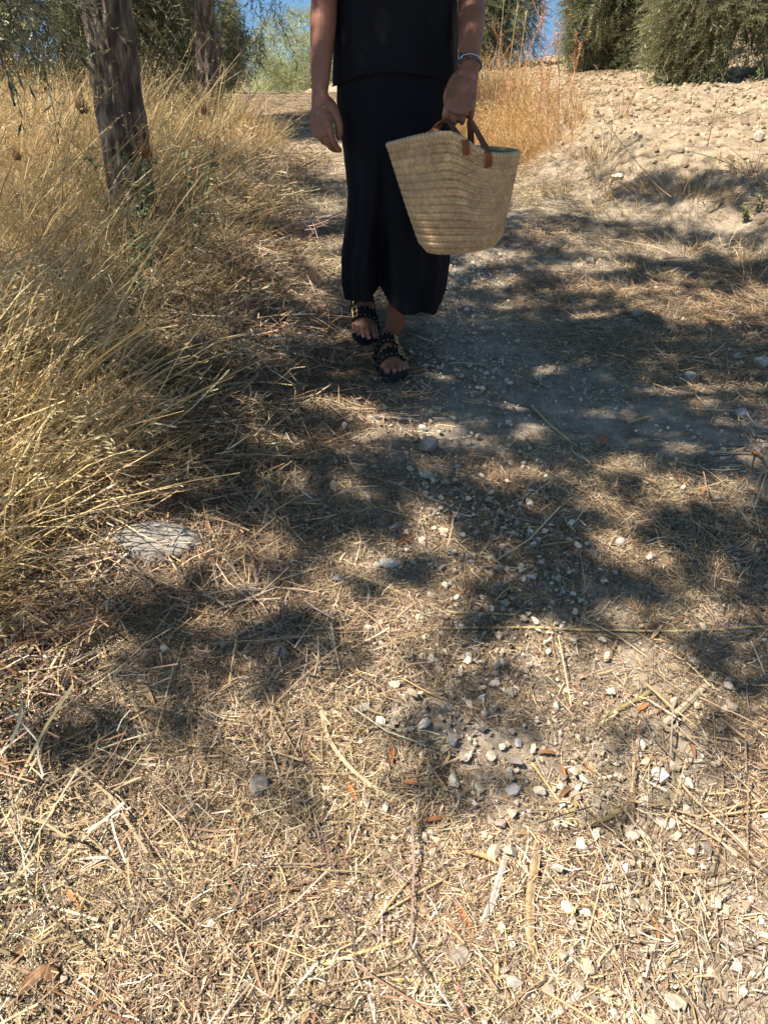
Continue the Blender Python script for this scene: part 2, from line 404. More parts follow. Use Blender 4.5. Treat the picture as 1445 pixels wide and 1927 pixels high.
# ------------------------------------------------------------------ LITTER (straw chaff over the track)
STRAW = np.array([(.43, .305, .17), (.31, .21, .12), (.55, .42, .26), (.18, .12, .075), (.66, .55, .41), (.095, .066, .044), (.33, .26, .195), (.44, .315, .15), (.26, .13, .065)])
SW = np.array([.18, .17, .14, .14, .08, .12, .08, .07, .025]); SW /= SW.sum()
def straw_cols(n): return STRAW[rng.choice(len(STRAW), n, p=SW)] * rng.uniform(.75, 1.2, (n, 1))
def litter_tile(n, lmin, lmax, wmin, wmax, zmax, rad, kink=.05, swirl=True):
    a = Acc(); r = rad * np.sqrt(rng.random(n)); t = rng.random(n) * 2 * np.pi
    p = np.stack([r * np.cos(t), r * np.sin(t), rng.random(n) ** 1.3 * zmax + .001], 1)
    h = rng.random(n) * 2 * np.pi if not swirl else vnoise(p[:, 0] * 14, p[:, 1] * 14, seed=int(rng.integers(99))) * 9 + rng.normal(0, .6, n)
    d = unit(np.stack([np.cos(h), np.sin(h), rng.normal(.02, .16, n)], 1))
    L = lmin + (lmax - lmin) * rng.random(n) ** 2.2; W = rng.uniform(wmin, wmax, n)
    side = unit(np.cross(d, np.array([0, 0, 1.0])) + rng.normal(0, .5, (n, 3)))
    bend = rng.normal(0, .16, (n, 3)) * [1, 1, .3]
    p -= d * L[:, None] * .5; p[:, 2] = np.maximum(p[:, 2], .0008)
    ribbons(a, p, d, L, W, bend, side, straw_cols(n), 2, 'stalk', kink)
    return a
def rand_pts(n, x0, x1, y0, y1, dens):
    """n candidate points kept with probability dens(x,y)"""
    x = rng.uniform(x0, x1, n); y = rng.uniform(y0, y1, n)
    k = rng.random(n) < dens(x, y); return x[k], y[k]
def ground_frames(x, y, tilt=0.05):
    nn = normal(x, y) + rng.normal(0, tilt, (len(x), 3)) * [1, 1, 0]
    return eul(frame(nn, rng.random(len(x)) * 2 * np.pi))
def patch_tone(x, y):
    f = fbm(x * 2.2, y * 2.2, o=3, seed=55)[:, None]; return 1 + (f - .5) * np.array([.9, 1.0, 1.15])
def tints(n, lo=.8, hi=1.2, hue=.05):
    return rng.uniform(lo, hi, (n, 1)) * (1 + rng.normal(0, hue, (n, 3)))
# gravel lies in wandering patches down the middle of the track
def gravel(x, y):
    c = np.interp(y, [0, .6, .95, 1.4, 2.0, 2.6, 3.5, 6], [.55, .42, .26, .12, .05, .28, .35, .2])
    wd = np.interp(y, [0, .6, 1.2, 2.0, 3, 6], [.38, .34, .28, .2, .22, .4])
    g = np.exp(-((x - c) / wd) ** 2) * (.35 + 1.1 * fbm(x * 4, y * 4, o=3, seed=40))
    g2 = sstep(.55, .7, fbm(x * 2.3, y * 2.3, o=3, seed=77)) * .55
    return np.clip(g * 1.0 + g2, 0, 1)
def bare(x, y):          # trodden smooth dusty patches
    b = np.exp(-(((x - .42) / .22) ** 2 + ((y - 2.05) / .25) ** 2)) + np.exp(-(((x - 1.0) / .3) ** 2 + ((y - 1.95) / .22) ** 2)) + .8 * np.exp(-(((x - .0) / .1) ** 2 + ((y - .95) / .07) ** 2))
    b = b + .7 * np.exp(-(((x + .75) / .22) ** 2 + ((y - .62) / .1) ** 2)) + .6 * np.exp(-(((x + .45) / .12) ** 2 + ((y - 1.95) / .12) ** 2))
    return np.clip(b, 0, 1)
def ldens(x, y):
    m = fbm(x * 3, y * 3, o=3, seed=5)
    onpath = (1 - sstep(-.1, .35, x - foot_x(y)))
    mid_ = np.exp(-(((x - .55) / .6) ** 2)) * sstep(1.4, 2.1, y) * .5
    return np.clip((1.0 - mid_ - .55 * np.exp(-((x - left_x(y) - .35) / .25) ** 2) * sstep(3.0, 3.8, y) - .6 * gravel(x, y) - .85 * bare(x, y)) * (.45 + 1.0 * m) * np.where(y > 3.6, .7, 1), 0, 1) * np.maximum(onpath, .12)
fine = [litter_tile(1400, .006, .04, .0006, .0020, .008, .17) for _ in range(6)]
x, y = rand_pts(1250, -1.3, 2.1, .25, 3.2, ldens); z = G(x, y)
x2, y2 = rand_pts(1500, -2.2, 2.6, 3.2, 17, ldens); xx = np.concatenate([x, x2]); yy = np.concatenate([y, y2])
P = np.stack([xx, yy, G(xx, yy)], 1); sS = np.where(yy > 3.2, 1.5, 1.0) * rng.uniform(.8, 1.25, len(xx))
tag(scatter('straw_chaff', fine, P, ground_frames(xx, yy), sS, tints(len(xx), .8, 1.15, .03) * patch_tone(xx, yy), M['straw_i']),
    'fine broken straw chaff covering the earth track', 'straw', None, 'stuff')
coarse = [litter_tile(110, .03, .17, .0010, .0038, .016, .2, .03, False) for _ in range(6)]
x, y = rand_pts(800, -1.6, 2.4, .2, 6.5, lambda x, y: ldens(x, y) * np.where(y < 3.4, 1, .5))
tag(scatter('straw_layer', coarse, np.stack([x, y, G(x, y) + .002], 1), ground_frames(x, y), rng.uniform(.8, 1.2, len(x)), tints(len(x), .78, 1.15, .04), M['straw_i']),
    'longer broken straw stems strewn over the track', 'straw', None, 'stuff')

# short mown stubble tufts that stand up a little
def stub_tile(n, h0, h1, rad, lean=.7, w0=.0008, w1=.0018, cols=None):
    a = Acc(); r = rad * rng.random(n) ** .6; t = rng.random(n) * 2 * np.pi
    p = np.stack([r * np.cos(t), r * np.sin(t), np.zeros(n)], 1)
    d = unit(np.stack([np.cos(t) * lean * rng.random(n), np.sin(t) * lean * rng.random(n), np.ones(n)], 1) + rng.normal(0, .25, (n, 3)))
    L = rng.uniform(h0, h1, n); bend = np.stack([np.cos(t), np.sin(t), -.6 * np.ones(n)], 1) * rng.uniform(0, .5, (n, 1)) + rng.normal(0, .1, (n, 3))
    side = unit(np.cross(d, rng.normal(0, 1, (n, 3))))
    ribbons(a, p, d, L, rng.uniform(w0, w1, n), bend, side, straw_cols(n) if cols is None else cols[rng.integers(0, len(cols), n)] * rng.uniform(.7, 1.2, (n, 1)), 3, 'blade', .02)
    return a
stub = [stub_tile(150, .012, .045, .09, 1.5) for _ in range(5)]
def sdens(x, y):
    m = sstep(.45, .6, fbm(x * 2.5, y * 2.5, o=3, seed=64))
    near = np.where(y < 1.1, .75, .35); return np.clip(m * near * (1 - .6 * gravel(x, y)) * (1 - bare(x, y)), 0, 1) * (1 - sstep(0, .3, x - foot_x(y)))
x, y = rand_pts(3600, -1.5, 2.4, .2, 6, sdens)
tag(scatter('mown_stubble', stub, np.stack([x, y, G(x, y)], 1), ground_frames(x, y, .15), rng.uniform(.7, 1.3, len(x)), tints(len(x), .85, 1.25, .05), M['straw_i']),
    'short mown dry grass stubble on the track', 'stubble', None, 'stuff')

# ------------------------------------------------------------------ GRAVEL and CLODS
def stone_variant(k, flat, col, npt=13):
    a = Acc(); V, T = hull_stone(npt, k, flat); V = V * [1, .7 + .3 * ((k * 37) % 10) / 10, .7 + .6 * ((k * 53) % 10) / 10]; a.add(V, [T], np.array(col)); return a
PALE = [(.56, .46, .33), (.62, .53, .40), (.46, .37, .27), (.50, .39, .27), (.37, .31, .25), (.66, .57, .45)]
gv = [stone_variant(k, .55, PALE[k % 6], 9 + (k * 5) % 9) for k in range(12)]
x, y = rand_pts(60000, -1.0, 2.2, .2, 3.3, lambda x, y: gravel(x, y) * (1 - .5 * bare(x, y)) + .03)
s = .0022 + .006 * rng.random(len(x)) ** 3
x2, y2 = rand_pts(15000, -2.0, 2.0, 3.3, 17, lambda x, y: gravel(x, y) * .8 + .12); s2 = .004 + .01 * rng.random(len(x2)) ** 3
x = np.concatenate([x, x2]); y = np.concatenate([y, y2]); s = np.concatenate([s, s2])
tag(scatter('track_gravel', gv, np.stack([x, y, G(x, y) + .004 + s * .3], 1), ground_frames(x, y, .4), s, tints(len(x), .75, 1.2, .03), M['stone_i']),
    'pale limestone grit and fine gravel in the track', 'gravel', None, 'stuff')
x, y = rand_pts(15000, -1.0, 2.2, .2, 3.6, lambda x, y: gravel(x, y) ** 1.6 + .01)
s = .0050 + .0105 * rng.random(len(x)) ** 2.4
tag(scatter('track_pebbles', gv, np.stack([x, y, G(x, y) + .008 + s * .35], 1), ground_frames(x, y, .4), s, tints(len(x), .9, 1.3, .03), M['stone_i']),
    'small angular limestone pebbles lying in the stony strip', 'gravel', None, 'stuff')
# the ploughed slope: dry clods
CL = [(.42, .32, .20), (.47, .365, .235), (.36, .27, .165), (.52, .42, .29)]
cv = [stone_variant(50 + k, .7, CL[k % 4], 16) for k in range(8)]
def cdens(x, y):
    s = x - foot_x(y); return sstep(.05, .5, s) * (.35 + .65 * fbm(x * 1.7, y * 1.7, o=3, seed=21))
x, y = rand_pts(75000, -3, 8, 2.6, 13, cdens); s = .006 + .030 * rng.random(len(x)) ** 3.6
x2, y2 = rand_pts(26000, -3, 22, 11, 30, cdens); s2 = .02 + .05 * rng.random(len(x2)) ** 3
x = np.concatenate([x, x2]); y = np.concatenate([y, y2]); s = np.concatenate([s, s2])
tag(scatter('earth_clods', cv, np.stack([x, y, G(x, y) + s * .15], 1), ground_frames(x, y, .5), s, tints(len(x), .8, 1.25, .04), M['clod_i']),
    'dry crumbled clods and stones over the ploughed slope', 'earth', None, 'stuff')

# ------------------------------------------------------------------ GRASS
DRY = np.array([(.56, .40, .18), (.44, .30, .14), (.68, .52, .28), (.34, .23, .115), (.54, .40, .165), (.20, .13, .07)])
OLV = np.array([(.42, .32, .15), (.29, .24, .11), (.50, .38, .19), (.58, .45, .24), (.22, .18, .08)])
def tuft(n, h0, h1, cols, rad=.05, spread=.35, droop=.35, w0=.0015, w1=.004, heads=.3, lean=(0, 0)):
    a = Acc(); t = rng.random(n) * 2 * np.pi; r = rad * np.sqrt(rng.random(n))
    p = np.stack([r * np.cos(t), r * np.sin(t), -.01 * np.ones(n)], 1)
    out = np.stack([np.cos(t), np.sin(t), np.zeros(n)], 1)
    d = unit(out * spread * rng.random((n, 1)) + [lean[0], lean[1], 1] + rng.normal(0, .1, (n, 3)))
    L = rng.uniform(h0, h1, n); hd = unit(out + rng.normal(0, .6, (n, 3)) * [1, 1, 0] + [lean[0], lean[1], 0])
    bend = hd * rng.uniform(.05, droop, (n, 1)) + np.array([0, 0, -1]) * rng.uniform(0, droop * .7, (n, 1))
    side = unit(np.cross(d, rng.normal(0, 1, (n, 3)) + 1e-3)); c = cols[rng.integers(0, len(cols), n)] * rng.uniform(.75, 1.2, (n, 1))
    ribbons(a, p, d, L, rng.uniform(w0, w1, n), bend, side, c, 5, 'blade', .012)
    k = rng.random(n) < heads; m = int(k.sum())
    if m:
        tip = p[k] + d[k] * L[k, None] + bend[k] * L[k, None]; td = unit(d[k] + 2 * bend[k])
        spikelets(a, tip, td, L[k] * .28, 9)
    return a
def spikelets(a, tip, td, HL, cnt, size=(.009, .018)):
    """a loose drooping oat-like head along the last stretch of each stem"""
    m = len(tip); f = rng.random((m, cnt)); base = tip[:, None] - td[:, None] * HL[:, None, None] * f[:, :, None]
    off = rng.normal(0, 1, (m, cnt, 3)) * .008; base = (base + off).reshape(-1, 3); n = len(base)
    d = unit(np.repeat(td, cnt, 0) * .9 + rng.normal(0, .4, (n, 3)) + [0, 0, -.35])
    L = rng.uniform(*size, n); side = unit(np.cross(d, rng.normal(0, 1, (n, 3))))
    c = np.array([.62, .5, .28]) * rng.uniform(.7, 1.15, (n, 1))
    ribbons(a, base, d, L, L * .22, np.zeros((n, 3)), side, c, 2, 'leaf')
def gdens(x, y):
    l = left_x(y) - x; return sstep(-.05, .35, l) * (.35 + .65 * sstep(.3, .55, fbm(x * 1.5, y * 1.5, o=3, seed=31)))
# tall standing grass, further back under the trees
tall = [tuft(60, .2, .6, DRY, .15, .6, .5, .002, .007, .4) for _ in range(6)] + [tuft(50, .3, .66, np.concatenate([DRY, OLV[2:4]]), .15, .55, .5, .0018, .006, .4)]
x, y = rand_pts(2900, -6.5, -.3, 2.9, 14, gdens)
tag(scatter('tall_dry_grass', tall, np.stack([x, y, G(x, y)], 1), ground_frames(x, y, .12), rng.uniform(.6, 1.1, len(x)) * np.clip(.45 + (left_x(y) - x) * .8, .4, 1.05) * np.interp(y, [2.9, 3.6, 5], [.58, .75, 1.05]), tints(len(x), 1.0, 1.5, .04), M['grass_i']),
    'tall golden dry grass standing between the olive trees', 'grass', None, 'stuff')
# tangled knee-high grass at the left verge
mid = [tuft(60, .08, .38, DRY, .12, 1.2, 1.0, .0014, .0055, .2) for _ in range(6)] + [tuft(45, .15, .42, OLV, .1, 1.1, .8, .0014, .0042, .15)]
rk = at(300, 1030)[0]
x, y = rand_pts(1700, -2.4, -.2, .75, 4.2, lambda x, y: sstep(-.12, .2, left_x(y) - x) * .9)
k = ~((x > rk[0] - .30) & (x < rk[0] + .16) & (np.abs(y - rk[1]) < .13)); x = x[k]; y = y[k]
l = left_x(y) - x
tag(scatter('verge_grass', mid, np.stack([x, y, G(x, y)], 1), ground_frames(x, y, .25), rng.uniform(.6, 1.05, len(x)) * np.clip(.6 + l * 1.3, .5, 1.1) * np.interp(y, [1.8, 2.6], [1, .72]), tints(len(x), .9, 1.35, .05), M['grass_i']),
    'tangled dry grass along the left edge of the track', 'grass', None, 'stuff')
# flattened hay at the edge
x, y = rand_pts(1500, -2.0, 0, .7, 5.5, lambda x, y: sstep(-.3, 0, left_x(y) - x - .18 * sstep(2.4, 3.2, y)))
k = ~((x > rk[0] - .28) & (x < rk[0] + .22) & (np.abs(y - rk[1]) < .2)); x = x[k]; y = y[k]
tag(scatter('flattened_hay', coarse[:4], np.stack([x, y, G(x, y) + .012], 1), ground_frames(x, y, .3), rng.uniform(1.0, 1.6, len(x)), tints(len(x), .75, 1.15, .05), M['straw_i']),
    'flattened matted hay at the foot of the left verge', 'hay', None, 'stuff')
# long arching stalks leaning out over the track
def arching(n, x0, x1, y0, y1, l0, l1, head=.45):
    a = Acc(); x = rng.uniform(x0, x1, n); y = rng.uniform(y0, y1, n)
    k = (x < left_x(y) - .08 - .3 * (y > 1.9)) & ~((y > 2.2) & (rng.random(n) < .45)); x = x[k]; y = y[k]; n = len(x)
    p = np.stack([x, y, G(x, y)], 1); ang = rng.normal(0, .5, n)
    out = np.stack([np.cos(ang), np.sin(ang) * .8, np.zeros(n)], 1)
    d = unit(out * rng.uniform(.12, .75, (n, 1)) + [0, 0, 1]); L = rng.uniform(l0, l1, n)
    bend = out * rng.uniform(.08, .5, (n, 1)) + np.array([0, 0, -1]) * rng.uniform(.02, .42, (n, 1))
    # never closer than the lens
    side = unit(np.cross(d, rng.normal(0, 1, (n, 3)))); cols = np.concatenate([OLV, OLV, DRY[:3]]); c = cols[rng.integers(0, len(cols), n)] * rng.uniform(.85, 1.4, (n, 1))
    ribbons(a, p, d, L, rng.uniform(.0018, .0045, n), bend, side, c, 8, 'stalk', .004)
    k = rng.random(n) < head
    tip = p[k] + (d[k] + bend[k]) * L[k, None]; spikelets(a, tip, unit(d[k] + 2 * bend[k]), L[k] * .2, 14, (.01, .02))
    return a
a = arching(1150, -2.6, -.6, 1.25, 4.2, .45, .95)
tag(link('arching_grass', a.mesh('arching_grass', M['grass'])), 'long olive green and yellow grass stalks arching towards the track', 'grass', None, 'stuff')
a = arching(460, -1.5, -.65, .95, 2.1, .30, .62, .8)
tag(link('oat_grass', a.mesh('oat_grass', M['grass'])), 'pale wild oat stems with drooping heads over the left verge', 'grass', None, 'stuff')

# right of the person: pale dry grass on the bank foot, and sparse tufts on the slope
rt = [tuft(30, .15, .42, DRY * [1.15, 1.05, .95], .06, .5, .35, .0015, .0035, .3) for _ in range(4)]
def rdens(x, y):
    s = x - foot_x(y); return np.exp(-((s - .1) / .3) ** 2) * np.where(y > 4.5, sstep(4.9, 6.0, y), 0) * np.exp(-((x - .98) / .42) ** 2)
x, y = rand_pts(2600, .2, 2.2, 4.5, 10, rdens)
sz = np.interp(y, [4.5, 6, 8], [.55, .9, 1.15])
tag(scatter('pale_bank_grass', rt, np.stack([x, y, G(x, y)], 1), ground_frames(x, y, .15), sz * rng.uniform(.6, 1.2, len(x)), tints(len(x), 1, 1.35, .03) * [1.0, .94, .87], M['grass_i']),
    'pale golden dry grass on the bank behind the basket', 'grass', None, 'stuff')
ft = [tuft(26, .06, .2, DRY, .04, 1.3, .9, .0012, .003, 0) for _ in range(4)]
def bdens(x, y):
    s = x - foot_x(y); return np.exp(-((s - .05) / .22) ** 2) * .9 * (fbm(x * 3, y * 3, o=2, seed=8) > .42) + .015 * (s > .3)
x, y = rand_pts(2000, .3, 5, 2.2, 9, bdens)
tag(scatter('bank_foot_grass', ft, np.stack([x, y, G(x, y)], 1), ground_frames(x, y, .3), rng.uniform(.6, 1.3, len(x)), tints(len(x), .85, 1.25, .04), M['straw_i']),
    'low dry grass and hay along the foot of the right bank', 'grass', None, 'stuff')

# ------------------------------------------------------------------ OLIVE TREES
def twig(n=22, L=.28, leaf=(.04, .062)):
    a = Acc(); s = np.linspace(.08, 1, n); ang = np.arange(n) * np.pi + rng.normal(0, .4, n) + (np.arange(n) // 2) * 1.57
    drop = -.25 * L * s ** 2
    p = np.stack([L * s, np.zeros(n), drop], 1)
    rad = np.stack([np.zeros(n), np.cos(ang), np.sin(ang)], 1)
    d = unit(rad + np.array([.75, 0, 0]) + rng.normal(0, .2, (n, 3))); ll = rng.uniform(*leaf, n) * (1 - .3 * s)
    side = unit(np.cross(d, rad + [1e-3, .3, .8]))
    # leaves face upward with their dark side
    up = np.cross(side, d); side = np.where((up[:, 2] < 0)[:, None], -side, side)
    c = np.array([.10, .112, .048]) * rng.uniform(.6, 1.5, (n, 1)) * (1 + rng.normal(0, .08, (n, 3)))
    ribbons(a, p, d, ll, ll * .2, rng.normal(0, .1, (n, 3)), side, c, 2, 'leaf')
    V, P = tube(np.stack([np.linspace(0, L, 5), np.zeros(5), -.25 * L * np.linspace(0, 1, 5) ** 2], 1), [.0022, .002, .0017, .0013, .0008], 3)
    a.add(V, P, (.12, .1, .07)); return a
TW = [twig() for _ in range(6)]
TS = [twig(9, .10, (.038, .055)) for _ in range(5)]
def trunk_mesh(pts, rads, sides=72, rough=.20, seed=0):
    p = curve_pts(pts, 140); r = np.interp(np.linspace(0, 1, 140), np.linspace(0, 1, len(rads)), rads)
    V, P = tube(p, r, sides); ctr = np.repeat(p, sides, 0); off = V - ctr
    a = np.tile(np.arange(sides) / sides * 2 * np.pi, 140) + .25 * np.sin(np.repeat(np.arange(140), sides) * .05); zz = np.repeat(np.arange(140), sides) * .02
    k = 1 + rough * 1.6 * (fbm(np.cos(a) * 2.2 + 9, np.sin(a) * 2.2, zz * .9, 3, seed) - .5) + rough * 1.5 * (np.abs(fbm(np.cos(a) * 6 + 5, np.sin(a) * 6, zz * 2.2, 3, seed + 5) - .5) * 2 - .3)
    return ctr + off * k[:, None], P
def olive(name, label, loc, trunks, clumps, ntw, tint=(1, 1, 1), scale=1.0, group=None, cat='tree', dark=1.0, keep=None, extra=None, limbs=None):
    """trunks: list of (points, radii) relative to loc; clumps: list of (centre, radii) relative to loc"""
    e = empty(name, loc, label, cat, group); tops = []
    for k, (pts, rads) in enumerate(trunks):
        V, P = trunk_mesh(pts, rads, seed=k * 7 + int(abs(loc[0]) * 10)); me = mesh_np('trunk', V, P, M['bark'], smooth=True)
        link('trunk', me, e); tops.append(np.array(pts[-1]))
    cs = np.array([c for c, r in clumps], float); rs = np.array([r for c, r in clumps], float)
    for c, r in (clumps if limbs is None else []):
        t0 = tops[int(np.argmin([np.linalg.norm(np.array(c) - t) for t in tops]))]
        mid_ = (t0 + np.array(c)) / 2 + rng.normal(0, .06, 3) + [0, 0, .08]
        V, P = tube(curve_pts([t0, mid_, c], 9), np.linspace(.022, .006, 9) * scale, 7)
        link('branch', mesh_np('branch', V, P, M['bark'], smooth=True), e)
    vol = rs.prod(1) ** (2 / 3); cnt = rng.choice(len(cs), ntw, p=vol / vol.sum())
    u = unit(rng.normal(0, 1, (ntw, 3))); rr = rng.random(ntw) ** .33
    rr = np.where(rng.random(ntw) < .6, .75 + .25 * rr, rr)
    P = cs[cnt] + u * rs[cnt] * rr[:, None]; P += (fbm(P[:, 0] * 3, P[:, 1] * 3, P[:, 2] * 3, 2, 4) - .5)[:, None] * .25 * u
    W_ = P + np.array(loc)
    lump = fbm(W_[:, 0] * 2.2, W_[:, 1] * 2.2, W_[:, 2] * 2.2, 3, 12); k = lump > .40
    k &= W_[:, 2] > G(W_[:, 0], W_[:, 1]) + .05
    if keep is not None: k &= keep(W_)
    P = P[k]; u = u[k]
    nown = len(P); sc_ = np.full(nown, scale)
    if extra is not None:
        ue = unit(rng.normal(0, 1, extra.shape) * [1, 1, .5])
        ne = len(extra); upe = unit(np.array([0, 0, 1.0]) + rng.normal(0, .35, (ne, 3))); ye = unit(np.cross(upe, ue)); ze = np.cross(ue, ye)
        fx = scatter('crown', TS, extra - ue * .06, eul(np.stack([ue, ye, ze], -1)), rng.uniform(.8, 1.2, ne), tints(ne, .75, 1.25, .05), M['leaf_i'], e); fx['kind'] = 'stuff'
    for q in (limbs or []):
        V, Q_ = tube(curve_pts(q[0], 14), np.linspace(q[1], q[2], 14), 8); link('branch', mesh_np('branch', V, Q_, M['bark'], smooth=True), e)
    n = len(P)
    d = unit(u + rng.normal(0, .45, (n, 3)) * (np.arange(n) < nown)[:, None] + [0, 0, -.1]); up = unit(np.array([0, 0, 1.0]) + rng.normal(0, .35, (n, 3)))
    yv = unit(np.cross(up, d)); zv = np.cross(d, yv); Rm = np.stack([d, yv, zv], -1)
    T = tints(n, .75, 1.25, .05) * np.array(tint)
    f = scatter('crown', TW, P, eul(Rm), rng.uniform(.8, 1.25, n) * sc_, T, M['leaf_i'], e); f['kind'] = 'stuff'
    return e
def onground(px, py):
    p, t = at(px, py); return p
GRP = None
# near left tree: its leaning trunk stands in the grass
t1 = np.array([-1.09, 3.48, float(G(-1.09, 3.48))])
t2 = np.array([-1.40, 6.7, float(G(-1.4, 6.7))])
olive('olive_tree', 'thinner olive tree with reddish trunk, second from the left, leaves hanging low', tuple(t2),
      [([(0, 0, -.05), (.03, 0, .3), (.05, 0, .7), (.02, 0, 1.2), (-.1, .1, 1.8)], [.12, .1, .085, .08, .06])],
      [((.2, .1, 1.75), (.55, .6, .6)), ((-.6, .2, 1.1), (.7, .7, .75)), ((.5, .7, 1.35), (.3, .4, .35)), ((.42, .35, 1.0), (.2, .3, .35)), ((-.9, .5, 2.0), (.8, .8, .7)), ((-.2, .9, 1.2), (.5, .5, .7)), ((.1, .2, 2.5), (.9, .9, .7))], 4600, (1.35, 1.28, .95))
t3 = np.array([-3.3, 7.4, float(G(-3.3, 7.4))])
olive('olive_tree', 'sunlit olive crown filling the gap behind the thick left trunk', tuple(t3),
      [([(0, 0, -.05), (.05, 0, .6), (.1, 0, 1.2)], [.13, .1, .08])],
      [((.6, -.2, 1.25), (.9, .7, .75)), ((-.6, 0, 1.3), (.9, .8, .9)), ((0, 0, 2.1), (1.2, 1.0, .8)), ((1.2, .4, 1.5), (.7, .6, .8)), ((.6, 0, .8), (.9, .5, .5))], 6500, (1.9, 1.7, 1.0))
t3b = np.array([-5.4, 9.0, float(G(-5.4, 9.0))])
olive('olive_tree', 'olive tree furthest left, behind the hanging branches at the edge', tuple(t3b),
      [([(0, 0, -.05), (.05, 0, .6), (.1, 0, 1.2)], [.13, .1, .08])],
      [((.3, 0, 1.3), (1.4, 1.2, 1.1)), ((-1, 0, 1.6), (1.2, 1, 1)), ((0, 0, 2.4), (1.4, 1.2, .8))], 3200, (1.1, 1.1, .9))
# the tree that stands beside the viewer and shades the track
t4 = np.array([-2.25, 1.5, float(G(-2.25, 1.5))])
def keep4(W):
    x, y, z = W.T
    hang = (x < -1.02) & (y > 1.8) & (y < 3.0) & (z > .02 + .3 * np.clip(x + 1.2, 0, 1))
    ok = (z > .06 * y + .34) & ~((np.abs(x - .05) < .75) & (y > 1.5) & (y < 3.2) & (z < 1.2))
    ok &= ~((np.hypot(x, y) < .6) & (z < .9))
    # openings in the crown
    h = vnoise(x * 2.1, y * 2.1, z * .5, 91)
    return (ok & (h > .27)) | (hang & (z < .4))
# its leaves: where the photograph shows shade on the track, a leafy spray hangs between that ground and the sun
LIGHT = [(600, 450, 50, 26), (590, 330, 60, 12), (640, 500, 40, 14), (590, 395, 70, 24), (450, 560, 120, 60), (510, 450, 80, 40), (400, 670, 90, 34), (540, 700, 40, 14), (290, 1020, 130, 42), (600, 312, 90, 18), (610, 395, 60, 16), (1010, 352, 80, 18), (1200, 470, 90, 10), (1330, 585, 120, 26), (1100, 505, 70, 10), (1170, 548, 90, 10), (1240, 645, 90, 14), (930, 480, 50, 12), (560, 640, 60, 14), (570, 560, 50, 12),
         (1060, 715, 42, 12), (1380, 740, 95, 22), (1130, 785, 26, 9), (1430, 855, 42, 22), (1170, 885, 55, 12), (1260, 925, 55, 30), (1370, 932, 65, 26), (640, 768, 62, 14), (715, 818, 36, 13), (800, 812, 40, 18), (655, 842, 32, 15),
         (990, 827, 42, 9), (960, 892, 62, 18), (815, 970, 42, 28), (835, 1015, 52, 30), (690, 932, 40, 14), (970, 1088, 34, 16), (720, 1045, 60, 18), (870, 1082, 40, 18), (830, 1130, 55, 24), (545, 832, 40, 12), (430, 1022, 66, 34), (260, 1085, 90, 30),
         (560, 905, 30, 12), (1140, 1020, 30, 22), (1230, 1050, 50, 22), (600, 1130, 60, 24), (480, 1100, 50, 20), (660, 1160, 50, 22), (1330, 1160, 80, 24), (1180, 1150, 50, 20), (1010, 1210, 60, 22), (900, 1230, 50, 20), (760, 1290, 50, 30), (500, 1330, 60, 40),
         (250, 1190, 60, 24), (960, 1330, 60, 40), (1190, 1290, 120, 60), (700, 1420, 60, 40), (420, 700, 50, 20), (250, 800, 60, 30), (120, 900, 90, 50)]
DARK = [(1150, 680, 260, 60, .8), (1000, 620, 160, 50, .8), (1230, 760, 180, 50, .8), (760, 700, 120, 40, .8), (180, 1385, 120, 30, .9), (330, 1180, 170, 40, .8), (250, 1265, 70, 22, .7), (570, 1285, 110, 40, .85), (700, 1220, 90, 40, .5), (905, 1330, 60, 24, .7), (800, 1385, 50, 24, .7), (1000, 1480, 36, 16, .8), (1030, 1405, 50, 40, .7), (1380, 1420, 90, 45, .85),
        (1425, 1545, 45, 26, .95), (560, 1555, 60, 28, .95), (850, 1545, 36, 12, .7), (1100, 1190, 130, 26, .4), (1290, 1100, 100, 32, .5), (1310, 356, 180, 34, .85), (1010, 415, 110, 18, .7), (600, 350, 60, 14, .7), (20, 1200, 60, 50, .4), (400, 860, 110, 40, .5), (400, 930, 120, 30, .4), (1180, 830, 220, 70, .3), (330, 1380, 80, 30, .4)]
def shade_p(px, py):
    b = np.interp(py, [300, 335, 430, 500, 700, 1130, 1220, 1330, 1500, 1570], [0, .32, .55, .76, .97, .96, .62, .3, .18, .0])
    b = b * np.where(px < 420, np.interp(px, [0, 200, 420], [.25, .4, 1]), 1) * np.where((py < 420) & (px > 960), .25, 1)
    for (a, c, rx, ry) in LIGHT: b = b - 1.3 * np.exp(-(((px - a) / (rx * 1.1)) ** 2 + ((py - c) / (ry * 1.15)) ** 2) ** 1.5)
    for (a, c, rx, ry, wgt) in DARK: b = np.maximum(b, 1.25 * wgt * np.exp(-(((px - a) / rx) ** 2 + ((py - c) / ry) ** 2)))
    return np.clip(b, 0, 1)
def project(x, y, z):
    f = y * cp - z * sp; u = y * sp + z * cp
    return 722.5 + F * x / f, 963.5 - F * u / f
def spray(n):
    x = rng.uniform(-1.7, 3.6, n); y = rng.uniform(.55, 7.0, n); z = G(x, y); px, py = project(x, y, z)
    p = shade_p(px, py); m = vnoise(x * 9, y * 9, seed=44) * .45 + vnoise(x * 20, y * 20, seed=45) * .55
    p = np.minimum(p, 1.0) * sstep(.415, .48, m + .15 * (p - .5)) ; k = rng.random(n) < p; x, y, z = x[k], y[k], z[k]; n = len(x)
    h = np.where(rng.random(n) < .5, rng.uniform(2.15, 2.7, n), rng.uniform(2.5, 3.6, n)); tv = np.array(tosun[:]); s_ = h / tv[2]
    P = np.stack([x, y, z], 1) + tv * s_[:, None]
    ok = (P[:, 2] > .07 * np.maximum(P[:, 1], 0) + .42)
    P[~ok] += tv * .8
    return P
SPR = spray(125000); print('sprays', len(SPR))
near = SPR[:, 1] < 3.4
lim = []
T0 = np.array([.5, .3, 2.0])
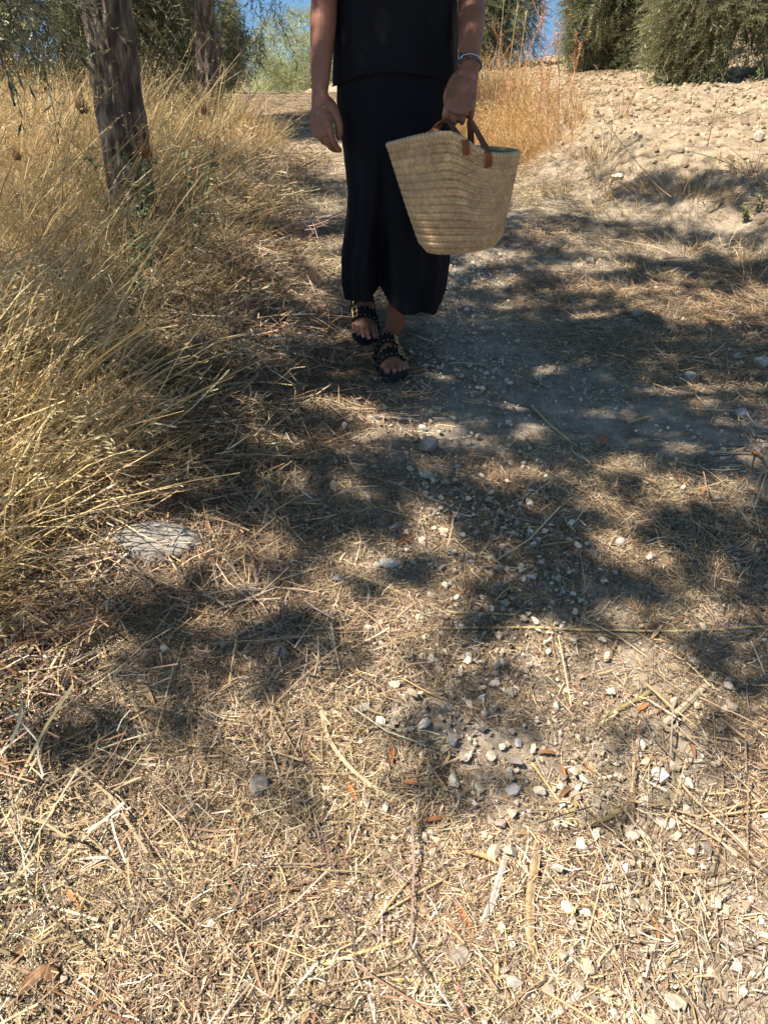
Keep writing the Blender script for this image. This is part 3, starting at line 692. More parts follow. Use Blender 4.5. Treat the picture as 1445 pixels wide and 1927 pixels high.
for k in range(9):
    q = SPR[near][rng.integers(0, near.sum())] - t4; q[2] -= .05; m_ = (T0 + q) / 2 + rng.normal(0, .12, 3) + [0, 0, .15]; lim.append(([T0, m_, q], .03, .007))
    for b in range(3):
        d_ = np.linalg.norm(SPR[near] - t4 - m_, axis=1); c_ = np.argsort(d_)[rng.integers(30, 220)]; e2 = SPR[near][c_] - t4; lim.append(([m_, (m_ + e2) / 2 + rng.normal(0, .05, 3), e2], .011, .003))
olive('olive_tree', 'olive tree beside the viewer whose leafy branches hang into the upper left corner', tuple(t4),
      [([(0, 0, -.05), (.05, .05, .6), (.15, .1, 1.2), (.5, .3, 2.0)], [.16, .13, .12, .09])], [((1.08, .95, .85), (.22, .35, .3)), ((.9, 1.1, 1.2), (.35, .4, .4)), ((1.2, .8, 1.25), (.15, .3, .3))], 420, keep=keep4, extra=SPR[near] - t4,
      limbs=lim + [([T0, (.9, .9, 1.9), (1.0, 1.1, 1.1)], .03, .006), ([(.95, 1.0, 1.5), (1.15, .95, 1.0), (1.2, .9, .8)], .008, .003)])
olive('olive_tree', 'thick grey-brown olive trunk standing in the tall grass at the left', tuple(t1),
      [([(.01, 0, -.05), (-.01, .0, .25), (.0, .02, .6), (.01, .0, .95), (.02, .02, 1.5), (-.05, .05, 1.9)], [.125, .100, .092, .094, .085, .06])],
      [((-.5, -.2, 2.5), (.9, .8, .7)), ((.3, .3, 2.6), (.9, .9, .7)), ((-.3, .7, 2.2), (.8, .8, .7)), ((-1.2, .2, 2.1), (.7, .7, .7))], 700,
      keep=lambda W: W[:, 2] > .06 * W[:, 1] + .25, extra=SPR[~near] - t1)

# trees beyond, on the slope and down the track
def bush(px, py, label, wd, ht, n, tint, nseed, dist=None):
    if dist is None: g = onground(px, py)
    else:
        d = ray(px, py); t = dist / d[1]; g = np.array([d[0] * t, dist, 0]); g[2] = float(G(g[0], g[1]))
    wd = wd * g[1] / ray(px, 120)[1] / F / 1.0 - .06          # half width as measured
    cl = [((0, 0, ht * .62), (wd * .8, wd * .75, ht * .40)), ((-wd * .3, .0, ht * .42), (wd * .6, wd * .55, ht * .36)), ((wd * .35, 0, ht * .42), (wd * .55, wd * .55, ht * .34))]
    for k in range(11):
        a = k / 11 * 6.28 + rng.normal(0, .2); rr = rng.uniform(.5, .78); zz = rng.uniform(.08, .34)
        cl.append(((math.cos(a) * wd * rr, math.sin(a) * wd * rr, ht * zz), (wd * .3, wd * .3, ht * rng.uniform(.13, .24))))
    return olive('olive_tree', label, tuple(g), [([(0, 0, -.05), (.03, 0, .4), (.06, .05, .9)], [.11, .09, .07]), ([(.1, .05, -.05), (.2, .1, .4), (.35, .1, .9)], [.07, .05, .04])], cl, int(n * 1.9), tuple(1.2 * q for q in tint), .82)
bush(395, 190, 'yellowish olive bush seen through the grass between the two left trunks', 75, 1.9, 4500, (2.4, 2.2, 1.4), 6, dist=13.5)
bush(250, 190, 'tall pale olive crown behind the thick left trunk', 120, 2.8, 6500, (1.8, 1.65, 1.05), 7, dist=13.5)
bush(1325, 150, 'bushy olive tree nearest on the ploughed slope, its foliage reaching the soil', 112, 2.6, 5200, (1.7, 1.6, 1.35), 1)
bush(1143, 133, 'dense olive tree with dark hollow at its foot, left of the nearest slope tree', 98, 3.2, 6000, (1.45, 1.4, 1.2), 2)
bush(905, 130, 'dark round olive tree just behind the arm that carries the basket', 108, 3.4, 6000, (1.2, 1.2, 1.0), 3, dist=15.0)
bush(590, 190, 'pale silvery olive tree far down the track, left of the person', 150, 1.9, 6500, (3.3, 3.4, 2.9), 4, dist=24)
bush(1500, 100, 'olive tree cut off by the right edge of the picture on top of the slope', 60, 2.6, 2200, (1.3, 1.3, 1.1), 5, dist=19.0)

# ------------------------------------------------------------------ PERSON
FZ = float(gbase(.03, 2.3))            # ground height where the person walks
def ring(c, u, v, n=24):
    a = np.arange(n) / n * 2 * np.pi; return np.asarray(c) + np.cos(a)[:, None] * np.asarray(u) + np.sin(a)[:, None] * np.asarray(v)
def loft(rings, cap=True):
    n = len(rings[0]); m = len(rings); V = np.concatenate(rings)
    i = np.arange(m - 1)[:, None] * n; j = np.arange(n)[None]; jn = (j + 1) % n
    P = [np.stack([i + j, i + jn, i + n + jn, i + n + j], -1).reshape(-1, 4)]
    if cap:
        V = np.concatenate([V, [rings[0].mean(0)], [rings[-1].mean(0)]]); k = np.arange(n)
        P.append(np.stack([(k + 1) % n, k, np.full(n, m * n)], -1)); P.append(np.stack([k + (m - 1) * n, (k + 1) % n + (m - 1) * n, np.full(n, m * n + 1)], -1))
    return V, P
def limb(acc, pts, rads, flat=None, side=None, n=16, sub=8):
    """tapered rounded limb through joints; flat = depth/width ratio with its wide direction along side"""
    p = curve_pts(pts, sub * (len(pts) - 1) + 1); r = np.interp(np.linspace(0, 1, len(p)), np.linspace(0, 1, len(rads)), rads)
    tan = unit(np.gradient(p, axis=0)); rings = []
    s = np.array(side, float) if side is not None else (np.array([1., 0, 0]) if abs(tan[0][0]) < .9 else np.array([0, 1., 0]))
    fl = np.interp(np.linspace(0, 1, len(p)), np.linspace(0, 1, len(flat)), flat) if flat is not None else np.ones(len(p))
    def add(c, t, rr, f):
        u = unit(s - t * np.dot(s, t)); v = np.cross(t, u); rings.append(ring(c, u * rr, v * rr * f, n))
    for q in (80, 55, 25): add(p[0] - tan[0] * r[0] * math.sin(R(q)), tan[0], r[0] * math.cos(R(q)), fl[0])
    for k in range(len(p)): add(p[k], tan[k], r[k], fl[k])
    for q in (25, 55, 80): add(p[-1] + tan[-1] * r[-1] * math.sin(R(q)), tan[-1], r[-1] * math.cos(R(q)), fl[-1])
    V, P = loft(rings); acc.add(V, P, (1, 1, 1))
def rotv(v, ax, deg):
    return np.array(Matrix.Rotation(R(deg), 3, Vector(ax)) @ Vector(v))
body = Acc()
# trunk of the body
tors = [(-.12, .135, .105, .036, 2.375), (-.04, .150, .112, .036, 2.375), (.06, .145, .105, .034, 2.375), (.14, .135, .098, .034, 2.375), (.26, .150, .11, .034, 2.37), (.36, .165, .115, .034, 2.375), (.44, .165, .10, .034, 2.38), (.49, .12, .075, .034, 2.385), (.52, .055, .055, .034, 2.385)]
body.add(*loft([ring((cx, cy, z), (rx, 0, 0), (0, ry, 0), 32) for z, rx, ry, cx, cy in tors]), (1, 1, 1))
limb(body, [(.034, 2.385, .48), (.034, 2.37, .56), (.034, 2.36, .62)], [.055, .05, .052])
# head with brow, nose, mouth, chin, ears
hc = np.array([.034, 2.345, .70])
hr = [(-.115, .03, .035, -.03), (-.10, .052, .06, -.02), (-.06, .066, .082, -.008), (-.01, .073, .092, 0), (.04, .076, .096, .004), (.08, .066, .084, .008), (.108, .04, .05, .01), (.118, .015, .02, .01)]
body.add(*loft([ring(hc + [0, oy, z], (a, 0, 0), (0, b, 0), 28) for z, a, b, oy in hr]), (1, 1, 1))
limb(body, [hc + [0, -.088, .012], hc + [0, -.104, -.018], hc + [0, -.106, -.032]], [.008, .010, .013])
limb(body, [hc + [-.02, -.082, -.062], hc + [0, -.09, -.06], hc + [.02, -.082, -.062]], [.005, .0085, .005])
for s in (-1, 1):
    limb(body, [hc + [s * .075, .005, .02], hc + [s * .08, .012, -.025]], [.014, .009], [.5, .5])
    limb(body, [hc + [s * .012, -.088, .028], hc + [s * .05, -.078, .028]], [.008, .008])
# legs
hipL, hipR = np.array([.105, 2.37, -.10]), np.array([-.030, 2.38, -.10])
knL, knR = np.array([.085, 2.31, -.47]), np.array([-.050, 2.37, -.45])
ankL = np.array([.034, 2.452, FZ + .105]); ankR = np.array([-.078, 2.725, FZ + .195])
limb(body, [hipL, (hipL + knL) / 2 + [0, -.01, 0], knL, knL * .68 + ankL * .32 + [0, .02, 0], knL * .25 + ankL * .75, ankL], [.078, .062, .047, .046, .034, .031])
limb(body, [hipR, (hipR + knR) / 2, knR, knR * .68 + ankR * .32 + [0, .03, 0], knR * .25 + ankR * .75, ankR], [.078, .062, .047, .046, .034, .031])
# feet, built in their own frame (x to the toes, z up, sole at 0) then turned into place
def foot(side, M4, acc, nails):
    def W(p): return np.array([tuple(M4 @ Vector(q)) for q in np.atleast_2d(p)])
    st = [(-.028, .016, .028, .010), (-.015, .027, .050, 0), (.01, .032, .068, 0), (.045, .033, .088, 0), (.08, .032, .080, 0), (.11, .034, .060, .003), (.145, .040, .042, .004), (.175, .044, .031, .002), (.195, .040, .024, 0), (.205, .034, .018, 0)]
    rings = []
    for xx, hw, h, oy in st:
        a = np.arange(24) / 24 * 2 * np.pi; cy = np.cos(a) * hw; cz = np.sin(a)
        zz = np.where(cz > 0, np.abs(cz) ** .9 * h * .62 + h * .38, h * .38 + cz * h * .38)
        rings.append(W(np.stack([np.full(24, xx), cy * np.where(cz > 0, 1 - .25 * cz, 1) + oy * side, zz], 1)))
    V, P = loft(rings); acc.add(V, P, (1, 1, 1))
    for k, (y0, x1, r, ln) in enumerate([(.029, .196, .0122, .036), (.0065, .201, .0086, .035), (-.0115, .197, .0080, .030), (-.0275, .189, .0076, .025), (-.0415, .179, .0072, .021)]):
        y = y0 * side; b = np.array([[x1 - .012, y, .014], [x1 + ln * .5, y * 1.03, .0155], [x1 + ln, y * 1.02, r * .95]])
        limb(acc, W(b), [r, r * .88, r * .92], n=12, sub=5)
        a = Acc(); c = b[-1] + np.array([.003, 0, r * .62]); g = []
        for q in range(5):
            g.append(W(np.stack([c[0] - .006 + q * .003 + 0 * np.arange(5), c[1] + (np.arange(5) - 2) * r * .33, c[2] + .0022 + (2.2 - q) * .0006 - ((np.arange(5) - 2) / 2.) ** 2 * r * .25 - (q == 4) * .001], 1)))
        V2 = np.concatenate(g); i = np.arange(4)[:, None] * 5; j = np.arange(4)[None]
        nails.append((V2, np.stack([i + j, i + j + 1, i + 6 + j, i + 5 + j], -1).reshape(-1, 4)))
def footM(toe, heading, pitch, roll=0, SL=.236):
    h = Matrix.Rotation(heading, 4, 'Z') @ Matrix.Rotation(pitch, 4, 'Y') @ Matrix.Rotation(roll, 4, 'X')
    return Matrix.Translation(Vector(toe)) @ h @ Matrix.Translation(Vector((-SL, 0, 0)))
SOLE = .030
nailsL, nailsR = [], []
ML = footM((.040, 2.222, float(G(.04, 2.22)) + .004), math.atan2(-.245, .045), R(-5))
MR = footM((-.060, 2.492, float(G(-.06, 2.49)) + .004), math.atan2(-.245, .030), R(22))
LIFT = Matrix.Translation(Vector((0, 0, SOLE)))
foot(-1, ML @ LIFT, body, nailsL); foot(1, MR @ LIFT, body, nailsR)
# arms and hands
def hand(acc, wrist, knuck, Wd, Pd, curls, lens, spread, thumb, palm_r=.036, wr=.024):
    """Wd: little finger -> index; Pd: direction the palm faces"""
    wrist, knuck, Wd, Pd = map(np.array, (wrist, knuck, unit(Wd), unit(Pd))); D = unit(knuck - wrist)
    limb(acc, [wrist - D * .02, wrist * .6 + knuck * .4, knuck], [wr, palm_r * .86, palm_r], [.8, .42, .34], Wd)
    offs = [.030, .010, -.010, -.029]; rr = [.0092, .0096, .0090, .0080]
    for k in range(4):
        b = knuck + Wd * offs[k] + D * [-.002, .002, -.001, -.008][k]; d = unit(D + Wd * spread[k]); ax = np.cross(d, Pd); p = [b - d * .022, b]
        for ph, (l, c) in enumerate(zip(lens, curls[k] if isinstance(curls[0], (list, tuple)) else curls)):
            d = rotv(d, ax, c); p.append(p[-1] + d * l * [.95, 1.05, .98, .8][k])
        limb(acc, p, [rr[k] * 1.05, rr[k] * 1.12, rr[k] * .98, rr[k] * .9, rr[k] * .78], n=12, sub=4)
        limb(acc, [b - Pd * .004 - D * .004, b - Pd * .005 + D * .004], [rr[k] * .9, rr[k] * .8], n=10, sub=3)
    tp = [wrist + D * .012 + Wd * .012] + [np.array(q) for q in thumb]
    limb(acc, tp, [.014, .0165, .0115, .0112, .0088], n=14, sub=5)
# right arm: hanging, relaxed
eR = np.array([-.152, 2.33, .135]); wR = np.array([-.170, 2.255, -.098]); kR = np.array([-.170, 2.225, -.172])
limb(body, [(-.130, 2.375, .455), (-.148, 2.37, .36), (-.150, 2.345, .24), eR, (-.158, 2.31, .06), (-.166, 2.275, -.04), wR], [.046, .044, .037, .034, .036, .029, .0225], [1, 1, 1, 1, .95, .85, .8], (.8, -.6, 0))
WR = unit([.80, -.58, .05]); DR = unit(kR - wR)
hand(body, wR, kR, WR, unit(np.cross(DR, WR)) * -1 if np.dot(np.cross(DR, WR), [.5, .7, 0]) < 0 else unit(np.cross(DR, WR)),
     [[18, 28, 20], [26, 36, 26], [34, 42, 30], [40, 46, 34]], [.036, .023, .017], [.06, .0, -.04, -.1],
     [wR + [.030, -.020, -.030], wR + [.046, -.030, -.058], wR + [.050, -.030, -.084], wR + [.048, -.026, -.102]], .034, .0225)
# left arm: carries the basket
eL = np.array([.226, 2.32, .12]); wL = np.array([.214, 2.175, -.040]); kL = np.array([.190, 2.098, -.112])
limb(body, [(.200, 2.375, .455), (.216, 2.37, .36), (.222, 2.345, .24), eL, (.224, 2.28, .065), (.218, 2.215, .005), wL], [.046, .044, .038, .035, .036, .029, .0235], [1, 1, 1, 1, .95, .85, .82], (1, -.1, 0))
hand(body, wL, kL, (-1, .06, .10), (.05, .72, -.55), [[38, 78, 62], [40, 80, 60], [42, 80, 60], [44, 78, 60]], [.036, .025, .019], [.05, 0, -.03, -.08],
     [wL + [-.036, -.012, -.030], wL + [-.052, -.020, -.062], wL + [-.046, -.026, -.090], wL + [-.030, -.030, -.104]], .036, .0235)

person = empty('person', (.03, 2.36, FZ), 'person in black top and long black skirt walking down the track with a basket', 'person')
pinv = Matrix.Translation(Vector(person.location)).inverted()
V, P, c = body.get(); tmp = mesh_np('body', V, P, M['skin'], smooth=True)
to = bpy.data.objects.new('body', tmp); C.objects.link(to)
md = to.modifiers.new('r', 'REMESH'); md.mode = 'VOXEL'; md.voxel_size = .0028; md.use_smooth_shade = True
m2 = to.modifiers.new('s', 'SMOOTH'); m2.factor = .5; m2.iterations = 2
dg = bpy.context.evaluated_depsgraph_get(); dg.update()
bme = bpy.data.meshes.new_from_object(to.evaluated_get(dg)); bpy.data.objects.remove(to)
bme.name = 'body'; bme.materials.clear(); bme.materials.append(M['skin'])
def child(name, me, parent, base=None):
    o = bpy.data.objects.new(name, me); C.objects.link(o); o.parent = parent
    o.matrix_parent_inverse = (base or Matrix.Translation(Vector(person.location))).inverted(); return o
body_o = child('body', bme, person)
I4 = Matrix.Identity(4)
for V2, Q in nailsL + nailsR:
    child('toenail', mesh_np('toenail', V2, [Q], M['nail'], smooth=True), body_o, I4)
# eyes (out of the picture, but part of the head)
for s in (-1, 1):
    V2, T2 = ico(2); child('eye', mesh_np('eye', V2 * .011 + hc + [s * .031, -.078, .012], [T2], mat_noise('eye', (.6, .58, .55), (.7, .68, .65), 5, .2, 0) if s < 0 else bpy.data.materials['eye'], smooth=True), body_o, I4)
hair = Acc(); rg = []
for z, a, b, oy in [(-.16, .05, .04, .07), (-.1, .075, .06, .05), (-.03, .082, .07, .04), (.03, .086, .085, .03), (.07, .082, .094, .014), (.10, .066, .078, .012), (.125, .04, .045, .012), (.135, .012, .015, .012)]:
    rg.append(ring(hc + [0, oy, z], (a, 0, 0), (0, b, 0), 32))
V2, P2 = loft(rg); child('hair', mesh_np('hair', V2, P2, M['hair'], smooth=True), body_o, I4)

# skirt: silhouette measured row by row (z, left x, right x, front y, back y)
SK = [(.03, -.098, .170, 2.262, 2.492), (-.04, -.126, .196, 2.245, 2.505), (-.12, -.133, .203, 2.236, 2.51), (-.20, -.124, .196, 2.232, 2.505), (-.30, -.112, .190, 2.222, 2.51), (-.36, -.108, .188, 2.218, 2.52),
      (-.42, -.113, .191, 2.220, 2.54), (-.48, -.122, .196, 2.226, 2.57), (-.56, -.137, .203, 2.235, 2.61), (-.62, -.137, .200, 2.243, 2.64), (-.66, -.130, .197, 2.248, 2.66), (-.70, -.122, .186, 2.252, 2.68), (-.725, -.117, .178, 2.255, 2.69)]
SKz = np.array([s[0] for s in SK])[::-1]
def skrow(z, k): return np.interp(z, SKz, np.array([s[k] for s in SK])[::-1])
nu, nv = 220, 110; th = np.arange(nu) / nu * 2 * np.pi; cs, sn = np.cos(th), np.sin(th)
def hemz(th, xx):      # height of the hem round the skirt
    f = np.clip(-np.sin(th), 0, 1)
    xs = [-.14, -.12, -.07, -.03, -.012, 0, .02, .05, .09, .13, .155, .17, .21]
    zs = [-.655, -.675, -.665, -.655, -.638, -.625, -.655, -.690, -.695, -.700, -.712, -.716, -.700]
    front = np.interp(xx, xs, zs); return front * sstep(0, .3, f) + (-.70) * (1 - sstep(0, .3, f))
x_b = skrow(-.68, 1) + (skrow(-.68, 2) - skrow(-.68, 1)) * (cs + 1) / 2
hz = hemz(th, x_b) + .0012 * np.sin(th * 13)
SV = []
for k in range(nv + 1):
    v = k / nv; z = .03 + (hz - .03) * v
    xl, xr, yf, yb = skrow(z, 1), skrow(z, 2), skrow(z, 3), skrow(z, 4); cx = (xl + xr) / 2; cy = (yf + yb) / 2
    e = .82; px_ = np.sign(cs) * np.abs(cs) ** e; py_ = np.sign(sn) * np.abs(sn) ** e
    fold = sstep(.1, .9, v)
    dx = fold * (.0045 * np.sin(th * 9 + 1.5 * v) + .003 * np.sin(th * 17 + 4 * v)); rr_ = 1
    X_ = cx + (xr - xl) / 2 * px_; Y_ = cy + (yb - yf) / 2 * py_
    # drapes between the legs at the front, catches on the forward thigh
    valley = np.exp(-((X_ + .012) / .028) ** 2) * np.clip(-sn, 0, 1) * sstep(.35, .95, v) * .085
    diag = .010 * np.sin((X_ * 38 + z * 22)) * np.clip(-sn, 0, 1) * sstep(.25, .7, v)
    wr_ = .010 * (fbm(X_ * 16 + z * 9, z * 7, Y_ * 8, 4, 61) - .5)
    Y_ = Y_ + valley + diag + wr_ + (dx * 2.2) * np.sign(sn) * np.abs(sn); X_ = X_ + dx * cs + wr_ * .5
    SV.append(np.stack([X_, Y_, z], 1))
SVc = np.concatenate(SV)
inn = SVc.copy(); ctr = np.array([.036, 2.4, 0]); nrm = SVc - ctr; nrm[:, 2] = 0; inn -= unit(nrm) * .0015
i = np.arange(nv)[:, None] * nu; j = np.arange(nu)[None]; jn = (j + 1) % nu
Q1 = np.stack([i + jn, i + j, i + nu + j, i + nu + jn], -1).reshape(-1, 4); off = len(SVc); Q2 = Q1[:, ::-1] + off
e_ = np.arange(nu) + nv * nu; Q3 = np.stack([e_, np.roll(e_, -1), np.roll(e_, -1) + off, e_ + off], -1)
child('skirt', mesh_np('skirt', np.concatenate([SVc, inn]), [Q1[:, ::-1], Q2[:, ::-1], Q3], M['skirt'], smooth=True), person)
# top: loose, sleeveless, falling over the hips
TP = [(-.082, -.138, .206, 2.226, 2.52), (-.06, -.137, .205, 2.226, 2.52), (.0, -.134, .200, 2.232, 2.512), (.06, -.128, .196, 2.238, 2.50), (.12, -.120, .190, 2.243, 2.49), (.2, -.118, .187, 2.238, 2.485), (.28, -.122, .190, 2.228, 2.485), (.36, -.132, .200, 2.236, 2.49), (.42, -.140, .208, 2.258, 2.48), (.465, -.12, .188, 2.288, 2.462), (.495, -.075, .145, 2.305, 2.45), (.51, -.05, .118, 2.31, 2.445)]
TPz = np.array([t[0] for t in TP])
rows = 70; TV = []
for k in range(rows + 1):
    v = k / rows
    hem = -.055 - .022 * np.abs(cs) ** 2 * (1 + .25 * (cs < 0)) + .004 * np.sin(th * 3 + .6)
    z = hem + (.51 - hem) * v
    r_ = [np.interp(z, TPz, np.array([t[q] for t in TP])) for q in (1, 2, 3, 4)]
    X_ = (r_[0] + r_[1]) / 2 + (r_[1] - r_[0]) / 2 * np.sign(cs) * np.abs(cs) ** .85; Y_ = (r_[2] + r_[3]) / 2 + (r_[3] - r_[2]) / 2 * np.sign(sn) * np.abs(sn) ** .85
    f = (1 - v) ** .6; dd = f * (.004 * np.sin(th * 8 + 2 * v) + .010 * (fbm(th * 3 + z * 5, z * 9, None, 4, 70) - .5))
    TV.append(np.stack([X_ + dd * cs, Y_ + dd * 1.6 * sn, z], 1))
TVc = np.concatenate(TV); nrm = TVc - ctr; nrm[:, 2] = 0; inn = TVc - unit(nrm) * .0015; off = len(TVc)
i = np.arange(rows)[:, None] * nu
Q1 = np.stack([i + j, i + jn, i + nu + jn, i + nu + j], -1).reshape(-1, 4); e_ = np.arange(nu); e2 = e_ + rows * nu
child('top', mesh_np('top', np.concatenate([TVc, inn]), [Q1, Q1[:, ::-1] + off, np.stack([np.roll(e_, -1), e_, e_ + off, np.roll(e_, -1) + off], -1), np.stack([e2, np.roll(e2, -1), np.roll(e2, -1) + off, e2 + off], -1)], M['top'], smooth=True), person)

# sandals: thick contoured sole, two studded straps with buckles
def sandal(side, M4):
    def W(p): return np.array([tuple(M4 @ Vector(q)) for q in np.atleast_2d(p)])
    s_o = bpy.data.objects.new('sandal', None); C.objects.link(s_o); s_o.parent = person
    s_o.matrix_parent_inverse = Matrix.Translation(Vector(person.location)).inverted(); s_o.location = M4 @ Vector((.1, 0, 0)); base = Matrix.Translation(s_o.location)
    ch = lambda nm, me: child(nm, me, s_o, base)
    xs = np.array([-.04, -.035, -.02, .01, .05, .09, .13, .17, .2, .222, .236, .242]); hi = np.array([0, .018, .03, .036, .036, .035, .042, .048, .044, .032, .016, 0]); 
    inner = np.array([0, .018, .03, .035, .033, .032, .038, .046, .046, .040, .024, 0.008])
    outl = [(x, -side * h) for x, h in zip(xs, hi)] + [(x, side * h) for x, h in list(zip(xs, inner))[::-1]]
    o_ = curve_pts(np.array([(a, b, 0) for a, b in outl + [outl[0]]]), 72)[:-1]
    if side < 0: o_ = o_[::-1]
    layers = [(.95, 0.0), (1.0, .004), (1.0, .012), (.985, .014), (1.005, .017), (1.01, .030), (1.0, .036), (.93, .037), (.88, .031)]
    c = np.array([.1, 0, 0]); rg = []
    for s, z in layers:
        q = o_.copy(); q[:, :2] = (q[:, :2] - c[:2]) * [1 - (1 - s) * .45, s] + c[:2]; q[:, 2] = z; rg.append(W(q))
    V2, P2 = loft(rg); ch('sole', mesh_np('sole', V2, P2, M['sole'], smooth=False))
    for (x0, wdt, hw, h, sk) in [(.150, .036, .0475, .082, .012), (.088, .036, .041, .112, -.004)]:
        A = Acc(); nn = 36; t = np.linspace(0, np.pi, nn); rows_ = []
        for q, (dx, th_) in enumerate([(-.5, 0), (-.5, 1), (-.25, 1.15), (0, 1.2), (.25, 1.15), (.5, 1), (.5, 0)]):
            th2 = .0012 + .0028 * (th_ > 0) * th_
            yy = np.cos(t) * (hw + th2); zz = SOLE - .006 + np.abs(np.sin(t)) ** .8 * (h - SOLE + .004 + th2 - dx * .022)
            xx = x0 + dx * wdt * (1 - .18 * np.sin(t)) + sk * np.cos(t) * side
            rows_.append(W(np.stack([xx, yy, zz], 1)))
        VV = np.concatenate(rows_); i_ = np.arange(6)[:, None] * nn; j_ = np.arange(nn - 1)[None]
        Qs = np.stack([i_ + j_, i_ + j_ + 1, i_ + nn + j_ + 1, i_ + nn + j_], -1).reshape(-1, 4); i_ = np.array([6 * nn])[:, None]
        Qb = np.stack([6 * nn + j_[0], 6 * nn + j_[0] + 1, j_[0] + 1, j_[0]], -1)
        if side: st = ch('strap', mesh_np('strap', VV, [Qs, Qb], M['strap'], smooth=True))
        # studs in two rows along the strap
        V3, T3 = ico(1)
        for dx in (-.36, .36):
            for tt in np.linspace(.28, np.pi - .28, 9):
                yy = math.cos(tt) * (hw + .0042); zz = SOLE - .004 + math.sin(tt) ** .8 * (h - SOLE + .0078 - dx * .022); xx = x0 + dx * wdt * (1 - .18 * math.sin(tt)) + sk * math.cos(tt) * side
                if 'stud' not in bpy.data.meshes: mesh_np('stud', V3 * .0021, [T3], M['gold'], smooth=True)
                so = bpy.data.objects.new('stud', bpy.data.meshes['stud']); C.objects.link(so); so.parent = st; so.location = M4 @ Vector((xx, yy, zz))
                pass
        # buckle on the outer side
        tt = 2.25 if side > 0 else .9; a0, a1 = (tt - .17, tt + .17)
        def pt(a, dx): return W([[x0 + dx * wdt + sk * math.cos(a) * side, math.cos(a) * (hw + .008), SOLE - .002 + math.sin(a) ** .8 * (h - SOLE + .010 - dx * .022)]])[0]
        loop = [pt(a0, -.45), pt(tt, -.45), pt(a1, -.45), pt(a1, 0), pt(a1, .45), pt(tt, .45), pt(a0, .45), pt(a0, 0), pt(a0, -.45)]
        V4, P4 = tube(np.array(loop), .0017, 6, False); A.add(V4, P4, (1, 1, 1)); V4, P4 = tube(np.array([pt(a1, 0), pt(a0 - .1, 0)]), .0013, 6); A.add(V4, P4, (1, 1, 1))
        bo = child('buckle', A.mesh('buckle', M['gold'], True), st, I4)
    return s_o
sandal(-1, ML); sandal(1, MR)

# bracelets on the carrying wrist
def wristring(c, ax, r, ry, k):
    ax = unit(ax); u = unit(np.cross(ax, [0, 1, 0])); v = np.cross(ax, u); return ring(c, u * r, v * ry, k)
axw = unit(wL - eL * .5 - np.array([.218, 2.215, .005]) * .5)
cw = np.array([.2155, 2.186, -.0255])
b1 = wristring(cw, axw, .0275, .0255, 40); V2, P2 = tube(np.concatenate([b1, b1[:1]]), .0012, 6, False)
bo = child('bracelet', mesh_np('bracelet', V2, P2, M['silver'], smooth=True), person)
ang_i = int(np.argmin(b1[:, 1] + b1[:, 0] * .9)); pc = b1[ang_i]; nf = unit(pc - cw)
fr = frame(nf[None], np.array([0.]))[0]; dsk = []
for rr_, hh in ((.0001, -.0008), (.0072, -.0008), (.0078, 0), (.0072, .0008), (.0001, .0009)): dsk.append(ring(pc + nf * (.002 + hh), fr[:, 0] * rr_, fr[:, 1] * rr_, 20))
V2, P2 = loft(dsk); child('charm', mesh_np('charm', V2, P2, M['silver'], smooth=True), bo, I4)
A = Acc(); V3, T3 = ico(1)
for q in wristring(cw + axw * .012, axw, .030, .027, 30): A.add(V3 * .0033 + q, [T3], (1, 1, 1))
b2 = child('bracelet', A.mesh('bracelet', M['beads'], True), person); b2['label'] = 'dark beaded bracelet below the silver one'
V2, P2 = tube(np.array([cw + axw * .012 + [.031, 0, 0], cw + axw * .012 + [.034, -.002, -.012], cw + axw * .012 + [.034, -.002, -.02]]), [.001, .001, .001], 5)
A = Acc(); A.add(V2, P2, (1, 1, 1)); A.add(V3 * [.003, .005, .006] + cw + axw * .012 + [.034, -.002, -.024], [T3], (1, 1, 1)); child('charm', A.mesh('charm', M['silver'], True), b2, I4)

# ------------------------------------------------------------------ BASKET
BY = 2.065
bot = np.array([.207, BY + .01, -.452]); rimc = np.array([.174, BY, -.218])
nU, rowsN, per = 1120, 15, 12
th = np.arange(nU) / nU * 2 * np.pi; ct, st_ = np.cos(th), np.sin(th)      # -y is towards the viewer
bump = np.exp(-((np.angle(np.exp(1j * (th - R(262))))) / R(38)) ** 2)
bump = np.where(np.angle(np.exp(1j * (th - R(262)))) > 0, np.exp(-((np.angle(np.exp(1j * (th - R(262))))) / R(17)) ** 2), np.exp(-((np.angle(np.exp(1j * (th - R(262))))) / R(58)) ** 1.9 if False else -(np.abs(np.angle(np.exp(1j * (th - R(262))))) / R(50)) ** 1.8))
backdip = np.exp(-(np.abs(np.angle(np.exp(1j * (th - R(90))))) / R(55)) ** 2)
def bsurf(t, v):
    """point on the basket wall: angle t (array), v 0 bottom .. 1 rim"""
    c_, s_ = np.cos(t), np.sin(t); da = np.angle(np.exp(1j * (t - R(262))))
    bp = np.where(da > 0, np.exp(-(np.abs(da) / R(23)) ** 2), np.exp(-(np.abs(da) / R(52)) ** 1.8)); bd = np.exp(-(np.abs(np.angle(np.exp(1j * (t - R(90))))) / R(55)) ** 2)
    rx = .099 + (.163 - .099) * v ** .9; ry = .085 + (.112 - .085) * v
    rx = rx * (1 - .10 * (1 - sstep(0, .10, v))); ry = ry * (1 - .12 * (1 - sstep(0, .10, v)))
    cx = bot[0] + (rimc[0] - bot[0]) * v; cy = bot[1] + (rimc[1] - bot[1]) * v; cz = bot[2] + (rimc[2] - bot[2]) * v
    z = cz + v ** 1.5 * (.044 * bp - .004 * bd + .004) + .010 * c_ * (1 - v) * 1.0 - .006 * c_ * v
    x = cx + c_ * rx; y = cy + s_ * ry + .006 * v ** 1.5 * bp
    return np.stack([x, y, z + 0 * x], -1)
NS = 140
